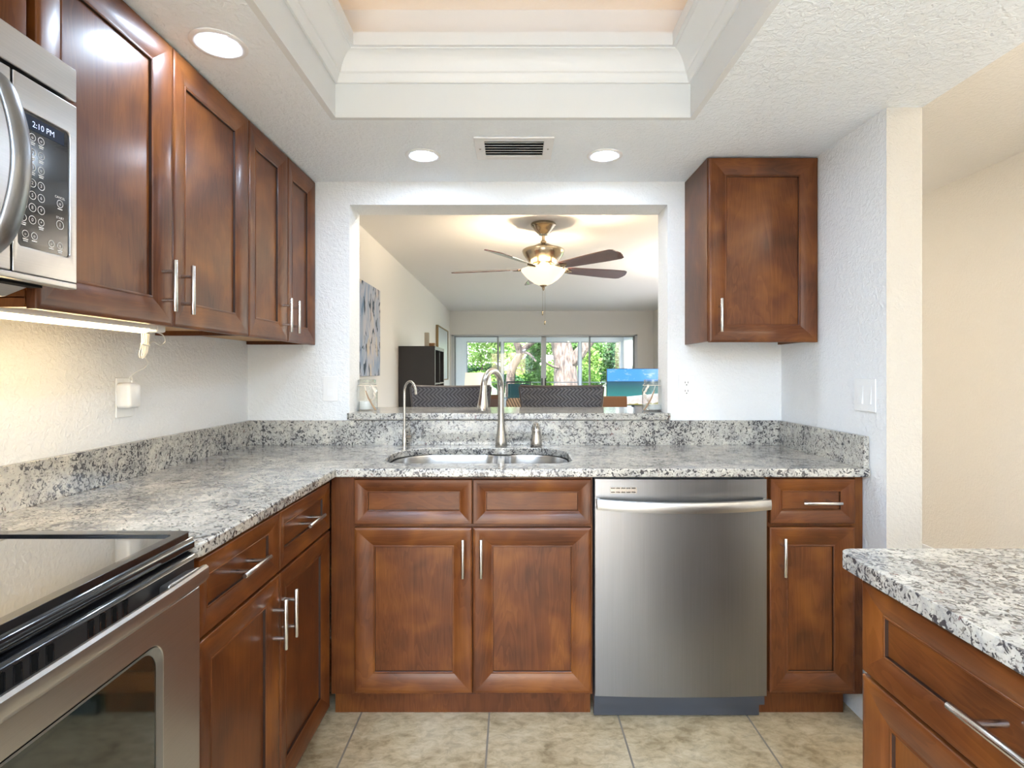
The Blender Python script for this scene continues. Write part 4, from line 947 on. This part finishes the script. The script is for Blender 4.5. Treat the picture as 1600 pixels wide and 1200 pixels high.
# ------------------------------------------------------------------ sliding doors, lanai
FRAME = plain('white_aluminium', (.62, .63, .65), .4)
dr = thing('door_1', 'white framed sliding glass doors across the far living room wall', 'sliding door', (.6, YF, 0)); structure(dr)
b = MB(); z1 = 1.968
b.box(-1.216, -1.165, YF + .0, YF + .10, .01, z1); b.box(2.385, 2.434, YF, YF + .10, .01, z1); b.box(-1.216, 2.434, YF + .0, YF + .10, z1 - .022, z1); b.box(-1.216, 2.434, YF, YF + .10, .003, .04); b.build('door_frame', FRAME, dr)
GREY = plain('grey_aluminium', (.30, .32, .34), .4)
pan = [(-1.16, -.29, .02), (-.31, .60, .06), (.60, 1.52, .06), (1.49, 2.38, .02)]
for i, (a, b_, dy) in enumerate(pan):
    s = MB(); wl_ = (.03, .03, .05, .03)[i]; wr_ = (.03, .05, .03, .03)[i]; mt = GREY if i in (0, 3) else FRAME
    s.box(a, a + wl_, YF + dy, YF + dy + .03, .04, z1 - .02); s.box(b_ - wr_, b_, YF + dy, YF + dy + .03, .04, z1 - .02); s.box(a, b_, YF + dy, YF + dy + .03, .04, .10); s.box(a, b_, YF + dy, YF + dy + .03, z1 - .045, z1 - .02)
    so = s.build('sash', mt, dr)
    MB().box(a + .03, b_ - .03, YF + dy + .012, YF + dy + .018, .10, z1 - .045).build('pane', M_WGLASS, so)
for x in (.565, .635):
    MB().box(x - .012, x + .012, YF + .03, YF + .058, .88, 1.12).build('pull_handle', M_BLACKM, dr)
YLN = 13.3; XLR = 2.65
M_LAN = plain('white_lanai_paint', (.78, .79, .80), .5)
wlw = MB(); wlw.plate(rect(-1.6, XLR, 0, 2.45), [rect(-1.12, -.29, .6, 1.96), rect(-.235, 1.57, .6, 1.96), rect(1.63, 2.56, .6, 1.96)], lambda u, v: (u, YLN, v), (0, .10, 0)); structure(wlw.build('wall_lanai', M_LAN))
s = MB()
for (x0, x1) in ((-1.12, -.29), (-.235, 1.57), (1.63, 2.56)):
    s.box(x0, x0 + .02, YLN + .03, YLN + .07, .6, 1.96); s.box(x1 - .02, x1, YLN + .03, YLN + .07, .6, 1.96); s.box(x0, x1, YLN + .03, YLN + .07, .6, .63); s.box(x0, x1, YLN + .03, YLN + .07, 1.94, 1.96); s.box(x0, x1, YLN + .03, YLN + .07, .98, 1.0)
structure(s.build('window_1', GREY))
structure(MB().plate(rect(YF + .12, YLN + .1, 0, 2.45), [rect(11.6, 12.9, .6, 1.96)], lambda u, v: (XLR, u, v), (.1, 0, 0)).build('wall_lanai_right', M_LAN))
structure(MB().box(-1.6, -1.5, YF + .12, YLN + .1, 0, 2.45).build('wall_lanai_left', M_LAN))
structure(MB().box(-1.6, XLR + .1, YF + .12, YLN + .1, 2.45, 2.5).build('ceiling_lanai', M_LAN))
M_TEAL = plain('teal_sling_fabric', (.02, .10, .12), .7)
lc = thing('patio_chair', 'black framed patio chair with teal sling on the screened porch', 'chair', (.12, 11.9, 0))
MB().plate(rrect(-.12, .36, .46, .98, .02, 3), [], lambda u, v: (u, 12.1 + .15 * (v - .46), v), (0, .012, 0)).build('backrest', M_TEAL, lc)
MB().box(-.12, .36, 11.65, 12.1, .42, .44).build('seat', M_TEAL, lc)
for x in (-.14, .38):
    b = MB(); b.tube([(x, 11.66, 0), (x, 11.68, .64), (x, 12.0, .66)], .014, 8); b.tube([(x, 12.15, 0), (x, 12.1, .44), (x, 12.19, 1.02)], .014, 8); b.build('side_frame', M_BLACKM, lc, smooth=50)
b = MB(); b.tube([(-.14, 12.19, 1.02), (.38, 12.19, 1.02)], .014, 8); b.build('top_rail', M_BLACKM, lc)

# ------------------------------------------------------------------ outdoors
def leafmat(name, a, b_):
    m, nt, b = newmat(name); c_ = ramp(nt, noise(nt, objco(nt), 3.5, 4, .7), [(.3, a), (.7, b_)]); nt.links.new(c_, b.inputs['Base Color']); setin(b, Roughness=.6)
    t = nt.nodes.new('ShaderNodeBsdfTranslucent'); nt.links.new(c_, t.inputs[0]); mx = nt.nodes.new('ShaderNodeMixShader'); mx.inputs[0].default_value = .4
    nt.links.new(b.outputs[0], mx.inputs[1]); nt.links.new(t.outputs[0], mx.inputs[2]); nt.links.new(mx.outputs[0], nt.nodes['Material Output'].inputs[0]); return m
L_LIGHT = leafmat('light_green_leaves', (.060, .150, .020), (.20, .31, .065)); L_MID = leafmat('mid_green_leaves', (.026, .085, .016), (.085, .19, .035)); L_DARK = leafmat('dark_green_leaves', (.012, .048, .014), (.038, .105, .024))
def barkmat():
    m, nt, b = newmat('pine_bark'); co = mapping(nt, objco(nt), (1, 1, .25)); n = noise(nt, co, 16, 5, .65, .5)
    nt.links.new(ramp(nt, n, [(.36, (.014, .010, .009)), (.5, (.060, .042, .034)), (.64, (.13, .10, .085))]), b.inputs['Base Color']); setin(b, Roughness=.9); bump(nt, b, n, .6, .03); return m
M_BARK = barkmat(); M_GRASS = plain('lawn_grass', (.06, .12, .03), .9)
gr = MB().box(-30, 34, -40, 60, -.35, -.30).build('lawn', M_GRASS); gr['kind'] = 'stuff'; gr['label'] = 'green lawn beyond the screened porch'; gr['category'] = 'lawn'
M_PATIO_BOUNCE = plain('pale_bounce_concrete', (.27, .285, .30), .8)  # added ground that bounces sunlight indoors
structure(MB().box(-9, 12, -14, YR - .13, -.30, -.06).build('floor_patio_added', M_PATIO_BOUNCE)); structure(MB().box(XH + .13, 12, YR - .12, 12.5, -.30, -.06).build('floor_terrace_added', plain('dim_bounce_paver', (.14, .14, .14), .8))); structure(MB().box(-6, 12, YLN + .13, 16.2, -.30, -.27).build('floor_walk_added', M_PATIO_BOUNCE))  # unseen paving added for its bounce: terrace dark to limit it, walk replaces green
def leaves(blobs, n, size, rnd):
    mb = MB(); mb.weld = False
    for k in range(n):
        c_, r_ = blobs[rnd.randrange(len(blobs))]
        d_ = Vector((rnd.gauss(0, 1), rnd.gauss(0, 1), rnd.gauss(0, 1))).normalized() * (rnd.random() ** .45)
        p = Vector(c_) + Vector((d_.x * r_[0], d_.y * r_[1], d_.z * r_[2])); s = size * rnd.uniform(.6, 1.4)
        a = Vector((rnd.gauss(0, 1), rnd.gauss(0, 1), rnd.gauss(0, .7))).normalized(); b_ = a.orthogonal().normalized(); b_ = Matrix.Rotation(rnd.uniform(0, 6.28), 3, a) @ b_
        mb.add([p - a * s, p + b_ * s * .45, p + a * s, p - b_ * s * .45], [(0, 1, 2, 3)])
    return mb
def tree(label, base, trunk, blobs, n, size, mat, seed, name='tree', cat='tree'):
    t = thing(name, label, cat, base)
    if trunk:
        b = MB()
        for (pts, rs) in trunk: b.tube(bez(pts, 6), [rs[0] + (rs[1] - rs[0]) * i / (6 * (len(pts) - 1)) for i in range(6 * (len(pts) - 1) + 1)], 14)
        b.build('trunk', M_BARK, t, smooth=60)
    leaves(blobs, n, size, random.Random(seed)).build('foliage', mat, t)
def W_(px, py, Y): return ((px - 802) / F * Y, Y, CZ - (py - 580) / F * Y)
Y1 = 17.5
tree('big tree with thick forked reddish trunk outside the right sliding door', (W_(884, 600, Y1)[0], Y1, -.3),
     [([(W_(884, 600, Y1)[0], Y1, -.275), W_(884, 600, Y1), W_(882, 565, Y1), W_(876, 535, Y1), W_(868, 500, Y1), W_(862, 440, Y1 + .6)], (.42, .24)),
      ([W_(888, 570, Y1), W_(902, 556, Y1 - .2), W_(922, 532, Y1 - .3), W_(950, 500, Y1 - .4)], (.24, .12)),
      ([W_(876, 545, Y1), W_(850, 520, Y1 + .3), W_(820, 500, Y1 + .6)], (.13, .06)), ([W_(880, 575, Y1), W_(862, 572, Y1 - .6), W_(845, 560, Y1 - 1)], (.05, .02))],
     [((1.8, 17, 4.2), (2.2, 1.2, 1.2)), ((3.0, 17, 3.5), (1.2, .9, .8)), ((0.6, 17, 3.4), (.8, .9, .6))], 3500, .085, L_MID, 11)
Y2 = 19
tree('leaning tree with curved grey trunk outside the left sliding door', (W_(797, 610, Y2)[0], Y2, -.3),
     [([(W_(795, 610, Y2)[0], Y2, -.28), W_(797, 600, Y2), W_(801, 575, Y2), W_(812, 552, Y2), W_(806, 532, Y2), W_(800, 500, Y2)], (.17, .11)),
      ([W_(812, 553, Y2), W_(825, 552, Y2 - .2), W_(838, 565, Y2 - .4)], (.06, .03)), ([W_(812, 550, Y2), W_(826, 540, Y2), W_(842, 528, Y2)], (.12, .06))],
     [((-1.2, 20.6, 2.9), (.7, .6, .5)), (W_(838, 548, 19.6), (.35, .4, .5)), (W_(836, 590, 19.4), (.4, .5, .45)), (W_(830, 567, 19.2), (.3, .4, .25))], 4200, .07, L_MID, 12)
bl = [
 ('bright yellow green leafy tree at the left edge of the porch view', (-1.2, 22, -.3), [((-1.35, 22, 1.9), (.95, .9, .55)), ((-1.0, 22.3, 2.6), (1.3, 1, .5)), ((-.55, 22, 2.1), (.45, .6, .5)), ((-1.2, 22, .95), (.7, .7, .35))], 5200, .07, L_LIGHT, 21),
 ('dark green shrub low behind the leaning tree', (-1.1, 23.5, -.3), [((-1.6, 23.5, 1.2), (.6, .7, .35)), ((-.9, 23.6, 1.15), (.5, .7, .45)), ((-.2, 23.6, .75), (.7, .7, .4))], 3600, .075, L_DARK, 22),
 ('leafy green shrub at the foot of the big forked tree', (2.9, 21, -.3), [((2.6, 21, 1.1), (.75, .7, .5)), ((2.1, 21.2, 1.6), (.25, .5, .5)), ((2.95, 21.3, 1.7), (.4, .5, .5)), ((1.3, 21.5, 1.0), (.5, .6, .6))], 5000, .07, L_LIGHT, 23),
 ('tall mid green tree behind the right hand door pane', (3.6, 24, -.3), [((3.3, 24, 2.1), (.6, .7, .7)), ((3.9, 24, 1.9), (.5, .7, .9)), ((4.3, 24, 1.4), (.7, .7, .9)), ((2.9, 24.3, 2.4), (.5, .6, .4))], 5200, .075, L_MID, 24),
 ('dark green tree at the right edge of the porch view', (4.4, 22, -.3), [((3.95, 22, 1.9), (.35, .6, .7)), ((3.2, 22.6, .95), (.6, .6, .4)), ((4.4, 22, 1.0), (.6, .6, .8))], 3600, .075, L_DARK, 25),
 ('light green tree far behind the middle door frame', (.5, 28, -.3), [((.2, 28, 2.2), (1.0, .8, .9)), ((.1, 28, 1.0), (1.0, .8, .4)), ((1.9, 28.4, 2.6), (.7, .8, .5)), ((2.2, 28, 1.2), (.9, .8, .7))], 4200, .10, L_LIGHT, 26),
 ('green tree outside the porch side window', (4.9, 16.5, -.3), [((4.2, 15.8, 1.6), (.7, .8, 1.0))], 2200, .07, L_LIGHT, 27)]
for (lab, base, blobs, n, size, mat, seed) in bl:
    tr = [([(base[0], base[1], -.285), (base[0] + .05, base[1], .5), (blobs[0][0][0] * .6 + base[0] * .4, base[1], blobs[0][0][2])], (.10, .04))]
    tree(lab, base, tr, blobs, n, size, mat, seed)
